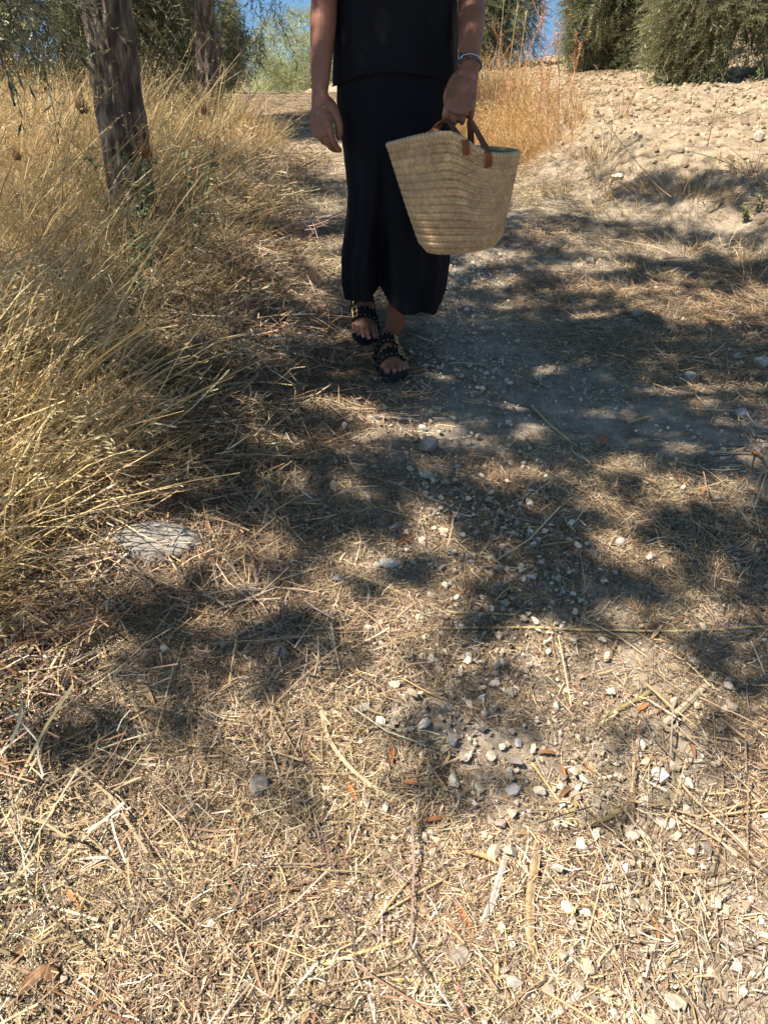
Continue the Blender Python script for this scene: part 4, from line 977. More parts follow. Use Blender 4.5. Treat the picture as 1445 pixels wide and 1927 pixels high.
VV, CC = [], []
tot = rowsN * per
rowtint = rng.uniform(.9, 1.08, (rowsN + 1, 1)) * (1 + rng.normal(0, .012, (rowsN + 1, 3)))
strand = rng.uniform(.78, 1.16, (2 * (rowsN + 1), NS))
for k in range(tot + 1):
    v = k / tot; rw = min(k // per, rowsN - 1); f = (k % per) / per if k < tot else 1.0
    base = bsurf(th, v); o2 = bsurf(th, max(v - .002, 0)); nr = base - np.array([bot[0] + (rimc[0] - bot[0]) * v, BY, 0]); nr[:, 2] = 0; nr = unit(nr)
    # herringbone: strands lean one way below the middle of a braid and the other way above
    half = 0 if f < .5 else 1; lean = abs(f - .5) * 2
    ph = th / (2 * np.pi) * NS + (lean * 1.15 + rw * .37); idx = np.floor(ph).astype(int) % NS; fr_ = ph - np.floor(ph)
    ridge = np.sin(np.pi * fr_) ** .6
    coil = np.sin(np.pi * np.clip(f, 0.0, 1)) ** .55
    slot = (lean > .72) * ((fr_ < .2) | (fr_ > .86))
    disp = .0017 * coil + .0046 * ridge - .0050 * slot - .0022 * (lean < .12)
    VV.append(base + nr * disp[:, None] if np.ndim(disp) else base)
    cc = np.array([.66, .48, .28]) * rowtint[rw] * strand[rw * 2 + half][idx][:, None]
    CC.append(cc)
no = tot + 1
for k in range(12):                                    # inner lining, back down from the rim
    v = 1 - k / 12 * .95; base = bsurf(th, v); nr = base - np.array([bot[0] + (rimc[0] - bot[0]) * v, BY, 0]); nr[:, 2] = 0
    VV.append(base - unit(nr) * .003); CC.append(np.tile([.45, .35, .2], (nU, 1)))
V_ = np.concatenate(VV); m_ = no + 12
i = np.arange(m_ - 1)[:, None] * nU; j = np.arange(nU)[None]; jn = (j + 1) % nU
Q = np.stack([i + j, i + jn, i + nU + jn, i + nU + j], -1).reshape(-1, 4)
# coiled bottom
V_ = np.concatenate([V_, [bot + [0, 0, .006]]]); kk = np.arange(nU); Tt = np.stack([(kk + 1) % nU, kk, np.full(nU, len(V_) - 1)], -1)
basket = empty('basket', tuple(bot), 'pale woven straw market basket with brown leather handles held in the hand', 'basket')
bbase = Matrix.Translation(Vector(tuple(bot)))
child('woven_wall', mesh_np('woven_wall', V_, [Q, Tt], M['weave'], np.concatenate(CC + [[[.4, .3, .17]]]), smooth=True), basket, bbase)
# rolled rim wrapped with straw
rp = bsurf(np.linspace(0, 2 * np.pi, 300, endpoint=False), 1.0)
A = Acc(); t_ = np.linspace(0, 2 * np.pi, 841); rp = bsurf(t_, 1.0); rr_ = .0062 + .0011 * np.abs(np.sin(t_ * 46))
V2, P2 = tube(rp, rr_, 10, False); cc = np.repeat(np.array([.56, .44, .27]) * (.82 + .3 * np.abs(np.sin(t_ * 46))[:, None]) * rng.uniform(.94, 1.06, (841, 1)), 10, 0)
A.add(V2, P2, cc); child('rim', A.mesh('rim', M['weave'], True), basket, bbase)
# handles: flat leather straps, ends stitched to the wall
def strap_mesh(ctrl, wdirs, wd=.0085, tk=.0022):
    p = curve_pts(ctrl, 44); wv = unit(curve_pts(wdirs, 44)); tan = unit(np.gradient(p, axis=0)); rg = []
    for q in range(44):
        u = unit(wv[q] - tan[q] * np.dot(wv[q], tan[q])); n_ = np.cross(tan[q], u)
        rg.append(np.array([p[q] + u * a * wd + n_ * b * tk for a, b in ((-1, -.6), (-.9, -1), (.9, -1), (1, -.6), (1, .6), (.9, 1), (-.9, 1), (-1, .6))]))
    V2, P2 = loft(rg); return mesh_np('handle', V2, P2, M['leather'], smooth=False)
def wallpt(tdeg, v, out=.009):
    b = bsurf(np.array([R(tdeg)]), v)[0]; n_ = b - np.array([bot[0] + (rimc[0] - bot[0]) * v, BY, 0]); n_[2] = 0; return b + unit(n_) * out
gy_ = 2.118; gz_ = -.137
h1 = strap_mesh([wallpt(276.5, .90), wallpt(276, 1.0, .010), (.186, BY - .075, -.182), (.163, gy_ - .02, -.150), (.172, gy_, gz_), (.190, gy_ + .002, gz_), (.212, gy_ - .005, gz_ - .006), (.226, gy_ - .05, -.165), wallpt(295, 1.0, .011), wallpt(296, .88)],
                [(1, .3, 0), (1, .3, 0), (.9, .4, 0), (.3, 1, 0), (0, 1, 0), (0, 1, 0), (.2, 1, 0), (.7, .7, 0), (1, .4, 0), (1, .45, 0)])
child('handle', h1, basket, bbase)
h2 = strap_mesh([wallpt(125, .90, -.012), wallpt(124, 1.03, -.012), (.128, BY + .07, -.178), (.152, gy_ + .01, -.150), (.170, gy_ + .008, gz_ - .005), (.190, gy_ + .009, gz_ - .005), (.212, gy_ + .008, gz_ - .008), (.222, gy_ + .03, -.165), wallpt(68, 1.03, -.012), wallpt(67, .88, -.012)],
                [(1, -.3, 0), (1, -.3, 0), (.8, -.5, 0), (.3, 1, 0), (0, 1, 0), (0, 1, 0), (.2, 1, 0), (.8, .4, 0), (1, -.4, 0), (1, -.45, 0)])
child('handle', h2, basket, bbase)

# ------------------------------------------------------------------ STONES one can pick out
def rock(px, py, wpx, label, col, asp=.8, flat=.5, npt=22, seed=None, round_=False, group=None, name='stone', rotz=None, sink=.3):
    g, t = at(px, py); r = wpx * t / F * .5; seed = int(px * 7 + py) if seed is None else seed
    if round_:
        V, T = ico(4); n = fbm(V[:, 0] * 1.4 + seed, V[:, 1] * 1.4, V[:, 2] * 1.4, 4, 3); f = fbm(V[:, 0] * 5 + seed, V[:, 1] * 5, V[:, 2] * 5, 3) * 3 - 1
        V = V * (.72 + .5 * n + .05 * f)[:, None]; V[:, 2] = np.clip(V[:, 2], -.6, .62 + .25 * fbm(V[:, 0] * 2.2 + seed, V[:, 1] * 2.2, o=3)); V *= [1, asp, flat]
    else:
        V, T = hull_stone(npt, seed, flat); V = V * [1, asp / .8, 1]
    c = np.tile(np.array(col) * .8, (len(V), 1)) * rng.uniform(.93, 1.07, (len(V), 1)) * (.6 + .8 * fbm(V[:, 0] * 4 + seed, V[:, 1] * 4, V[:, 2] * 4, 4, 8))[:, None]
    me = mesh_np(name, V * r, [T], M['stone'], c, smooth=round_)
    o = link(name, me, None, (g[0], g[1], g[2] + r * flat * (1 - sink) + (.004 if not round_ else 0)), (rng.normal(0, .12), rng.normal(0, .12), rng.random() * 6 if rotz is None else rotz))
    return tag(o, label, 'stone', group)
GR, WH, PK, BR = (.36, .33, .29), (.66, .59, .49), (.6, .48, .38), (.33, .27, .2)
rock(300, 1030, 150, 'large flat grey rock half buried in straw beside the left verge', (.36, .33, .28), .66, .34, round_=True, rotz=-.05, name='rock', sink=.66)
rock(285, 860, 36, 'small grey stone tucked in the dry grass up the left verge from the flat rock', GR)
rock(808, 850, 46, 'grey angular stone on the track in front of the sandals', GR, .85, .7)
rock(1295, 717, 32, 'pale stone on the track to the right of the sandals', WH, .8, .6)
rock(1393, 787, 34, 'pale grey stone near the right edge with a small white chip beside it', (.48, .45, .42), .8, .6)
rock(1365, 783, 14, 'small white chip left of the pale grey stone by the right edge', WH)
rock(1430, 692, 46, 'broad pale rock lying at the foot of the right bank', (.5, .45, .38), .7, .5)
rock(1383, 678, 26, 'blocky stone just left of the broad pale rock by the bank', (.5, .44, .36))
rock(733, 1066, 52, 'flat bluish grey slab on the track pressed level with the straw', (.34, .35, .35), .7, .22, rotz=.2)
rock(528, 1236, 44, 'dusty grey stone in the shade left of the gravel strip', (.36, .33, .3), .8, .45)
rock(490, 1487, 42, 'rounded brown-grey stone standing alone in straw at lower left', (.34, .29, .24), .9, .75, round_=True)
rock(1240, 1470, 42, 'upright white limestone block right of the lower gravel', (.66, .62, .57), .8, .75, 14)
rock(965, 1497, 36, 'grey-white stone at the dark edge beside the lower gravel', (.5, .47, .44), .7, .7)
rock(1245, 1558, 36, 'long pinkish stone lying above the bright grit patch', PK, .6, .5)
rock(1277, 1552, 27, 'squarish tan stone at the right end of the pinkish stone', (.5, .4, .3))
rock(866, 1808, 40, 'speckled grey-brown round pebble near the bottom middle', (.36, .31, .25), .95, .8, round_=True)
rock(1376, 1824, 44, 'flat pinkish white stone with square corners at lower right', (.64, .55, .46), .85, .4, 8)
rock(1264, 1892, 44, 'pinkish white stone closest to the bottom edge at right', PK, .8, .5)
rock(966, 1856, 40, 'pale wedge-shaped stone beside a split straw at the bottom', (.56, .48, .4), .6, .5)
rock(1030, 1868, 30, 'tan stone right of the pale wedge near the bottom edge', (.5, .4, .29))
rock(1112, 1885, 32, 'dark grey bark-like stone between two pale stones at the bottom', (.3, .26, .23), .6, .4)
rock(872, 1432, 34, 'brownish pebble with a white top, larger of two side by side', (.45, .38, .3), .7, .7)
rock(850, 1402, 32, 'oval grey pebble upper left of its brownish neighbour', (.48, .45, .42), .65, .7)
rock(942, 1256, 28, 'bright cream stone at the top of the sunny gravel', (.64, .56, .46))
rock(985, 1267, 24, 'tan pebble right of the bright cream stone', (.44, .34, .26))
rock(1046, 1340, 24, 'upright white chip with shade on its right, right of the gravel', WH, .7, .9)
rock(972, 1403, 24, 'pale split pebble in the middle of the lower gravel', (.58, .54, .5))
rock(740, 1365, 20, 'narrow grey-white chip standing in dust by the curved stalk', (.52, .5, .48), .5, .9)
rock(1173, 1643, 32, 'white stone with a dark right side in the bright grit', (.64, .58, .52), .7, .7)
rock(1143, 1668, 30, 'cream stone lower left of the white one in the grit', (.62, .55, .48), .8, .6)
rock(1060, 1672, 27, 'cream pebble between the brown stem and the white grit stones', (.6, .5, .4))
rock(1275, 1690, 28, 'tilted yellowish white flake at lower right', (.62, .52, .38), .6, .3)
rock(1322, 1775, 34, 'flat dark grey stone at the lower right among straw', (.28, .27, .27), .6, .35)
rock(1140, 1818, 28, 'tan and dark two-toned pebble in the lowest straw', (.45, .37, .28))
rock(1055, 1775, 26, 'pale flake half covered by straw right of the brown stem', (.56, .5, .42), .7, .4)
rock(1165, 1027, 26, 'cream stone in a sun fleck on the right half of the track', (.6, .52, .44), .7, .6)
rock(1222, 1055, 30, 'pinkish crumbled stone in the dust right of the cream stone', (.52, .42, .35), .8, .5)
rock(1103, 1028, 17, 'rounded white pebble left of the cream stone in the sun fleck', WH)
rock(972, 990, 20, 'small whitish stone alone right of the middle of the track', (.55, .53, .5), .6, .5)
rock(885, 1066, 28, 'grey-white stone on the gravel right of the bluish slab', (.5, .47, .44), .6, .5)
rock(1001, 1092, 26, 'pale lump beside an orange leaf right of the gravel', (.6, .55, .5))
rock(1058, 1119, 18, 'white oval pebble below the pale lump', WH)
rock(637, 1096, 24, 'bluish grey rounded pebble left of the flat slab', (.4, .4, .41))
rock(740, 1000, 22, 'pale rounded stone at the top of the stony strip', (.58, .53, .48))
rock(1425, 266, 30, 'pale boulder on the ploughed slope near the right edge', (.6, .52, .4), .8, .7)
rock(1158, 336, 38, 'flat sunlit slab on the slope just above the shaded bank', (.7, .6, .45), .6, .25)
rock(1437, 132, 34, 'pale block of stone on the crest at the far right', (.58, .52, .42), .8, .8)
rock(1440, 1545, 24, 'white pebble cut by the right edge in the lowest dark shade', WH)
rock(1108, 495, 20, 'small whitish stone in the striped shade behind the basket', (.55, .5, .44))
rock(1195, 598, 26, 'grey stone in the shade on the right side of the track', (.42, .4, .37))
# pebbles large enough to pick out one by one, alike in each stretch
def pebbles(n, x0, x1, y0, y1, r0, r1, label, group, cols, dens=gravel):
    base = []
    for k in range(10):
        V, T = hull_stone(12, 300 + k, .62); c = np.tile(np.array(cols[k % len(cols)]), (len(V), 1)); base.append(mesh_np('pebble', V, [T], M['stone'], c))
    m = 0
    while m < n:
        x = rng.uniform(x0, x1); y = rng.uniform(y0, y1)
        if rng.random() > float(dens(np.array(x), np.array(y))): continue
        r = r0 + (r1 - r0) * rng.random() ** 2; o = link('pebble', base[rng.integers(10)], None, (x, y, float(G(x, y)) + r * .42 + .007), (rng.normal(0, .3), rng.normal(0, .3), rng.random() * 6.3))
        o.scale = (r, r * rng.uniform(.75, 1.1), r); tag(o, label, 'pebble', group); m += 1
pebbles(110, .0, .8, .40, 1.15, .008, .018, 'small angular limestone pebble in the sunny gravel across the lower middle', 'pebbles in the lower gravel', PALE)
pebbles(80, -.15, .45, 1.15, 2.0, .008, .016, 'small angular pebble in the shaded stony strip along the middle of the track', 'pebbles in the shaded stony strip', PALE)
pebbles(45, .05, .7, 2.0, 3.0, .006, .011, 'tiny pale pebble on the track beside and behind the sandals', 'pebbles beside the walking feet', PALE)

# ------------------------------------------------------------------ STALKS, TWIGS AND LEAVES on the ground
def stalk(name, cat, pix, wpx, label, col, sides=9, taper=.75, lift=.004, group=None, rough=.0, ends=0.0):
    pts = []
    for (a, b) in pix:
        g, t = at(a, b); pts.append(g)
    p = curve_pts(pts, max(16, 9 * len(pts))); r = wpx * t / F * .5; m = len(p); thick = wpx >= 9
    p[:, :2] += (rng.normal(0, .03, (m, 2)) * r) if thick else 0
    p[:, 2] = G(p[:, 0], p[:, 1]) + lift + r * (.55 if thick else 1) + np.sin(np.linspace(0, np.pi, m)) * ends
    rad = r * np.linspace(1, taper, m) * (1 + rng.normal(0, .03 + rough * .3, m)); rad[0] *= .6; rad[-1] *= .55
    V, P = tube(p, rad, sides); ctr = np.repeat(p, sides, 0); off = V - ctr; sd_ = np.tile(rng.uniform(.72, 1.22, sides), m) if thick else 1.0
    if thick:
        off = off * (sd_ * rng.uniform(.9, 1.1, m * sides))[:, None]; off[:, 2] *= .62
    streak = np.tile(rng.uniform(.6, 1.15, (sides, 1)), (m, 1)) if thick else 1.0
    c = np.repeat(np.array(col) * .85 * rng.uniform(.85, 1.12, (m, 1)), sides, 0) * streak
    o = link(name, mesh_np(name, ctr + off - p[0], P, M['straw'], c, smooth=not thick), None, tuple(p[0])); return tag(o, label, cat, group)
ST, YL, WT, BN = (.56, .44, .25), (.60, .48, .22), (.72, .66, .56), (.34, .22, .11)
stalk('grass_stalk', 'stalk', [(603, 1335), (618, 1400), (650, 1450), (700, 1492), (760, 1517)], 9, 'curved pale stalk bowed across the dusty patch in the middle', (.6, .5, .3), ends=.012)
stalk('stick', 'stick', [(950, 1620), (934, 1680), (922, 1715), (908, 1748)], 14, 'bleached white stick lying beside the brown stem at the bottom', (.70, .62, .52), taper=1.3, rough=.08, ends=.008)
stalk('grass_stalk', 'stalk', [(929, 1745), (927, 1765), (932, 1785)], 6, 'short white root fibre below the bleached stick', WT)
stalk('stem', 'stem', [(1010, 1590), (1003, 1640), (994, 1700), (994, 1765), (1002, 1800)], 18, 'thick brown fibrous dead stem with frayed root end', (.40, .28, .15), taper=.9, rough=.08, sides=9, ends=.006)
stalk('stick', 'stick', [(1104, 1856), (1070, 1890), (1038, 1920)], 13, 'pale grey broken twig at the bottom edge, right of middle', (.62, .54, .46), rough=.1)
stalk('grass_stalk', 'stalk', [(650, 1082), (720, 1108), (810, 1145), (850, 1158), (970, 1163)], 6, 'long pale straw crossing the shaded gravel below the grey slab', YL)
stalk('grass_stalk', 'stalk', [(780, 1190), (1000, 1186), (1240, 1192), (1443, 1186)], 5, 'very long thin straw lying level across the right half of the track', YL)
stalk('grass_stalk', 'stalk', [(0, 1362), (28, 1340), (52, 1320)], 9, 'short orange cane at the left edge', (.5, .25, .08))
stalk('twig', 'twig', [(467, 1863), (510, 1874), (568, 1872), (644, 1849)], 7, 'thin knotty grey-brown twig, left one of a pair near the bottom', (.3, .22, .15), rough=.08)
stalk('twig', 'twig', [(655, 1844), (690, 1862), (727, 1873), (824, 1872)], 7, 'thin twig continuing right from the knotty one near the bottom', (.42, .33, .25), rough=.06)
stalk('grass_stalk', 'stalk', [(605, 1822), (680, 1800), (760, 1776)], 8, 'straight smooth yellow straw above the paired twigs', YL)
stalk('stem', 'stem', [(700, 1838), (750, 1815), (806, 1786)], 14, 'flattened grey-brown split stem right of the smooth straw', (.36, .28, .17), rough=.1)
stalk('stem', 'stem', [(738, 1645), (775, 1690), (800, 1722), (834, 1786)], 8, 'bent brown stem running down towards the bottom middle', (.42, .31, .18))
stalk('grass_stalk', 'stalk', [(715, 1848), (820, 1853), (930, 1838)], 7, 'long level straw above the lowest pebble heap', YL)
stalk('grass_stalk', 'stalk', [(176, 1455), (290, 1468), (377, 1478)], 5, 'straight yellow straw left of the round brown stone', YL)
stalk('grass_stalk', 'stalk', [(232, 1309), (236, 1350), (244, 1383)], 8, 'thick short straw pointing at the viewer in the left straw', ST)
stalk('grass_stalk', 'stalk', [(121, 1768), (180, 1838), (239, 1914)], 6, 'thin straight straw running down to the bottom left corner area', YL)
stalk('grass_stalk', 'stalk', [(0, 1750), (90, 1746), (170, 1740)], 6, 'straight straw reaching in from the left edge near the bottom', YL)
stalk('grass_stalk', 'stalk', [(149, 1764), (168, 1786), (188, 1808)], 11, 'thick hollow cream straw with cut end near the bottom left', (.68, .58, .34))
stalk('grass_stalk', 'stalk', [(190, 1706), (208, 1742), (228, 1780)], 10, 'flattened thick straw above the pale folded leaf', (.6, .48, .26))
stalk('grass_stalk', 'stalk', [(427, 1665), (416, 1740), (417, 1840)], 8, 'doubled upright golden stalk left of bottom centre', (.52, .38, .17))
stalk('stem', 'stem', [(1341, 1277), (1300, 1320), (1247, 1370)], 12, 'bundle-like greyish sheath lying slantwise in the right straw', (.5, .42, .3), rough=.1, taper=1.4)
stalk('stem', 'stem', [(1222, 1306), (1180, 1332), (1130, 1358)], 12, 'olive brown dead stem left of the slanting sheath', (.40, .32, .15))
stalk('stem', 'stem', [(1066, 1558), (1073, 1535), (1082, 1513)], 11, 'stubby golden stem piece in the lower right gravel', (.5, .38, .17))
stalk('stem', 'stem', [(1090, 1562), (1140, 1545), (1195, 1515)], 9, 'golden stem lying along the top of the bright grit', (.48, .37, .18))
stalk('stick', 'stick', [(1164, 1691), (1210, 1706), (1258, 1723)], 8, 'whitish thin stick in the lower right straw', (.66, .58, .46))
stalk('stem', 'stem', [(1270, 1791), (1230, 1850), (1183, 1912)], 9, 'long olive tan stem slanting to the bottom edge at right', (.42, .34, .18))
stalk('stick', 'stick', [(900, 1852), (930, 1874), (966, 1898)], 9, 'pinkish bare stick at the bottom right of the middle', (.56, .38, .26))
stalk('stick', 'stick', [(1194, 1867), (1201, 1852), (1209, 1837)], 9, 'short white peg of straw near the bottom edge', WT)
stalk('stick', 'stick', [(1354, 1770), (1372, 1781), (1392, 1796)], 9, 'short white stick above the square pinkish stone', WT)
stalk('grass_stalk', 'stalk', [(360, 1325), (420, 1400), (455, 1418), (600, 1382)], 6, 'limp straw curling towards the curved pale stalk', ST)
stalk('grass_stalk', 'stalk', [(450, 1418), (520, 1408), (600, 1388)], 6, 'straw pointing at the upper end of the curved stalk', ST)
stalk('grass_stalk', 'stalk', [(1000, 1440), (1040, 1500), (1085, 1560)], 5, 'fine straw crossing the lower right gravel', YL)
stalk('stick', 'stick', [(690, 790), (725, 791), (778, 793)], 9, 'short pale wood chip on the track in front of the feet', (.5, .42, .34), rough=.15)
stalk('grass_stalk', 'stalk', [(1180, 800), (1215, 790), (1218, 790)], 5, 'short straw at right of the dark dusty patch', YL)
stalk('grass_stalk', 'stalk', [(1000, 770), (1040, 810), (1085, 845)], 5, 'slanting straw on the dusty patch right of the feet', ST)
# curled bark at the lower left
g, t = at(70, 1868)
A = Acc(); pl = curve_pts([at(28, 1892)[0], at(62, 1862)[0], at(92, 1842)[0], at(112, 1852)[0]], 16); rg = []
pl[:, 2] = G(pl[:, 0], pl[:, 1]) + .006 + .012 * np.sin(np.linspace(0, 2.4, 16))
rad_ = np.interp(np.linspace(0, 1, 16), [0, .15, .6, .9, 1], [.003, .008, .0115, .009, .004]); tn = unit(np.gradient(pl, axis=0)); Vb = []
for k_ in range(16):
    u_ = unit(np.cross(tn[k_], [0, 0, 1.0])); v_ = np.cross(u_, tn[k_]); aa = np.linspace(-.35, np.pi + .2 + .3 * math.sin(k_), 11)
    for rr2 in (1, .84): Vb.append(pl[k_] + rad_[k_] * rr2 * (np.cos(aa)[:, None] * u_ + np.sin(aa)[:, None] * v_) * rng.uniform(.95, 1.06, (11, 1)))
Vb = np.array(Vb).reshape(16, 22, 3); i = np.arange(15)[:, None] * 22; jj = np.r_[np.arange(10), np.arange(11, 21)][None]
Qb = np.stack([i + jj, i + jj + 1, i + 23 + jj, i + 22 + jj], -1).reshape(-1, 4)
A.add(Vb.reshape(-1, 3) - pl[0], [Qb], np.repeat(np.array([.30, .17, .085]), 1)[None] * np.tile(rng.uniform(.6, 1.3, (22, 1)), (16, 1)) * rng.uniform(.85, 1.1, (352, 1)))
tag(link('bark_curl', A.mesh('bark_curl', M['bark_brown'], False), None, tuple(pl[0])), 'brown curled piece of bark at the bottom left corner', 'bark')
A = Acc(); q0, _ = at(997, 1775); nfr = 16; dd_ = unit(np.stack([rng.normal(0, .45, nfr), -np.ones(nfr), rng.uniform(0, .25, nfr)], 1))
ribbons(A, np.tile(q0 + [0, 0, .012], (nfr, 1)) + rng.normal(0, .004, (nfr, 3)), dd_, rng.uniform(.03, .075, nfr), np.full(nfr, .0025), rng.normal(0, .15, (nfr, 3)) - [0, 0, .12], unit(rng.normal(0, 1, (nfr, 3))), np.tile([.5, .37, .2], (nfr, 1)), 4, 'blade')
st_o = [o for o in bpy.data.objects if o.name.startswith('stem') and o.get('label', '').startswith('thick brown')][0]
fo = link('root_fibres', A.mesh('root_fibres', M['straw']), st_o); fo.matrix_parent_inverse = Matrix.Translation(st_o.location).inverted()
def leaf_mesh(L, W, col, curl=.3, fold=.3, seed=0):
    n = 9; s = np.linspace(0, 1, n); wd = np.sin(np.pi * np.clip(s * .94 + .03, 0, 1)) ** .75 * W * .5; A = Acc(); V = []
    for k in range(n):
        z = curl * L * (s[k] - .5) ** 2 * (1 if seed % 2 else -1) + (.15 * L * curl if not seed % 2 else 0)
        for q in (-1, -.5, 0, .5, 1): V.append((L * (s[k] - .5), q * wd[k], z + abs(q) * fold * wd[k] + .002))
    V = np.array(V); i = np.arange(n - 1)[:, None] * 5; j = np.arange(4)[None]
    Q = np.stack([i + j, i + j + 1, i + 6 + j, i + 5 + j], -1).reshape(-1, 4); lo = V - [0, 0, .0006]
    c = np.array(col) * (1 - .25 * (np.tile(np.arange(5), n) == 2))[:, None]
    A.add(V, [Q], c); A.add(lo, [Q[:, ::-1]], c * [1.15, 1.2, 1.3]); return A.mesh('dry_leaf', M['straw'], True)
def leaf(a, b, wpx, label, col, group=None, curl=.3):
    g1, t = at(*a); g2, _ = at(*b); d = g2 - g1; L = float(np.linalg.norm(d[:2])); W = wpx * t / F; c = (g1 + g2) / 2
    o = link('dry_leaf', leaf_mesh(L, W, col, curl, .45, int(a[0])), None, (c[0], c[1], float(G(c[0], c[1])) + .008), (rng.normal(0, .35), -math.atan2(d[2], L), math.atan2(d[1], d[0])))
    return tag(o, label, 'leaf', group)
OR, TN, DK = (.42, .17, .06), (.56, .38, .2), (.22, .11, .05)
leaf((128, 1683), (165, 1722), 17, 'orange-brown dry leaf above the bark curl at lower left', (.46, .24, .1))
leaf((190, 1848), (247, 1808), 20, 'folded brown leaf with a pale cream edge at lower left', (.5, .3, .16), curl=.5)
leaf((26, 1826), (50, 1784), 17, 'dark brown leaf standing on edge by the left border', DK, curl=.5)
leaf((140, 1870), (180, 1845), 15, 'dull brown leaf right of the bark curl', (.36, .2, .1))
leaf((858, 1704), (890, 1780), 13, 'bright rusty leaf right of bottom centre, longer of two', OR)
leaf((836, 1737), (873, 1790), 9, 'narrow rusty leaf left of the longer one', (.46, .22, .1))
leaf((862, 1610), (947, 1642), 16, 'broad tan orange leaf touching the bleached stick', (.56, .34, .14))
leaf((1202, 1706), (1238, 1796), 13, 'long dark-edged orange leaf curling in the lower right straw', (.4, .22, .09), curl=.6)
leaf((1092, 1440), (1123, 1463), 10, 'small reddish cigar-shaped leaf in the lower right gravel', (.5, .25, .14))
leaf((739, 1414), (734, 1447), 10, 'tiny red leaf standing in the dust by the curved stalk', (.4, .13, .05))
leaf((820, 1455), (839, 1496), 10, 'curved orange leaf right of the curved stalk', OR)
leaf((786, 1557), (842, 1549), 8, 'thin arched red-brown leaf below the curved stalk', (.38, .15, .06), curl=.7)
leaf((256, 1287), (292, 1331), 15, 'light tan leaf lying in the straw at left', TN)
leaf((187, 1333), (228, 1331), 9, 'small orange leaf left of the thick short straw', (.5, .28, .13))
leaf((332, 1399), (406, 1407), 9, 'long tan leaf left of the curved stalk', (.5, .34, .17))
leaf((742, 1033), (777, 1014), 10, 'orange leaf above the bluish slab in the stony strip', OR)
leaf((150, 1612), (175, 1620), 10, 'short orange leaf scrap in lower left straw', OR)
leaf((505, 1588), (528, 1598), 12, 'small copper leaf scrap left of the lower dark shade', (.5, .28, .14))
leaf((20, 1185), (40, 1210), 22, 'crumpled reddish leaf in shade at the left edge', (.26, .1, .05))
leaf((1130, 822), (1138, 845), 9, 'reddish leaf on the track right of the dusty patch', OR)
leaf((1215, 1335), (1195, 1345), 9, 'red-brown leaf under the olive brown stem', OR)
leaf((1410, 855), (1435, 868), 9, 'rusty leaf in the sun fleck near the right edge', OR)
def strew(n, x0, x1, y0, y1, what, label, group):
    base = []
    for k in range(8):
        if what == 'leaf': base.append(leaf_mesh(rng.uniform(.03, .05), rng.uniform(.005, .009), [OR, TN, DK, (.4, .28, .16)][k % 4], rng.uniform(.1, .6), .5, k))
        else:
            L = rng.uniform(.06, .16); p = curve_pts([(-L / 2, 0, 0), (0, rng.normal(0, .06) * L, rng.uniform(0, .04) * L), (L / 2, 0, 0)], 7); V, P = tube(p, np.linspace(.0021, .0013, 7) * rng.uniform(.8, 1.3), 5)
            base.append(mesh_np('straw_stalk', V, P, M['straw'], np.repeat(straw_cols(1) * rng.uniform(1, 1.25, (7, 1)), 5, 0), smooth=True))
    for m in range(n):
        x = rng.uniform(x0, x1); y = rng.uniform(y0, y1); nn = normal(np.array([x]), np.array([y])) + rng.normal(0, .1, (1, 3)); E = eul(frame(nn, rng.random(1) * 6.28))[0]
        tag(link('dry_leaf' if what == 'leaf' else 'straw_stalk', base[rng.integers(8)], None, (x, y, float(G(x, y)) + .009), tuple(E)), label, 'leaf' if what == 'leaf' else 'straw', group)
strew(22, -.65, .75, .38, .95, 'leaf', 'small fallen olive leaf dried brown, lying in the sunlit straw nearest the viewer', 'dried leaves in the foreground straw')
strew(20, -.6, 1.2, .95, 2.0, 'leaf', 'small dried leaf in the dappled shade of the track', 'dried leaves in the dappled shade')
strew(110, -.65, .8, .36, 1.0, 'straw', 'loose dry straw stalk on top of the sunlit chaff nearest the viewer', 'loose straws in the foreground')
strew(100, -.8, 1.5, 1.0, 2.6, 'straw', 'loose dry straw stalk in the dappled shade of the track', 'loose straws in the dappled shade')

# ------------------------------------------------------------------ WILD PLANTS
def seed_head_plant(px, py, dist, base_xy, r, label, col):
    d = ray(px, py); t = dist / d[1]; top = np.array([d[0] * t, dist, d[2] * t]); b = np.array([base_xy[0], base_xy[1], float(G(*base_xy))])
    e = empty('seed_head_plant', tuple(b), label, 'plant'); mid_ = (b + top) / 2 + [-.03, 0, .05]
    V, P = tube(curve_pts([b, mid_, top], 14) - b, np.linspace(.0028, .0016, 14), 6); link('stem', mesh_np('stem', V, P, M['straw'], np.tile([.34, .28, .14], (len(V), 1)), smooth=True), e)
    A = Acc(); n = 130; u = unit(rng.normal(0, 1, (n, 3))); u[:, 2] = np.abs(u[:, 2]) * 1.1 - .45; p = np.tile(top - b - [0, 0, r * .6], (n, 1))
    side = unit(np.cross(u, rng.normal(0, 1, (n, 3)))); inward = -u * [1, 1, 0] * .55 + [0, 0, .5]
    ribbons(A, p, unit(u), np.full(n, r * 1.35), rng.uniform(.0016, .003, n), inward, side, np.array(col) * rng.uniform(.6, 1.25, (n, 1)), 5, 'blade')
    link('seed_head', A.mesh('seed_head', M['grass']), e); return e
seed_head_plant(155, 200, 3.1, (-1.32, 3.15), .034, 'brown curled wild carrot head left of the thick trunk', (.30, .17, .09))
seed_head_plant(386, 206, 3.4, (-.86, 3.4), .030, 'brown nest-like wild carrot head right of the thick trunk', (.28, .16, .09))
seed_head_plant(270, 278, 2.6, (-.92, 2.7), .044, 'large orange-brown wild carrot head in front of the thick trunk', (.42, .2, .08))
seed_head_plant(32, 290, 2.9, (-1.5, 2.95), .028, 'pale tan wild carrot head at the left edge', (.4, .26, .15))
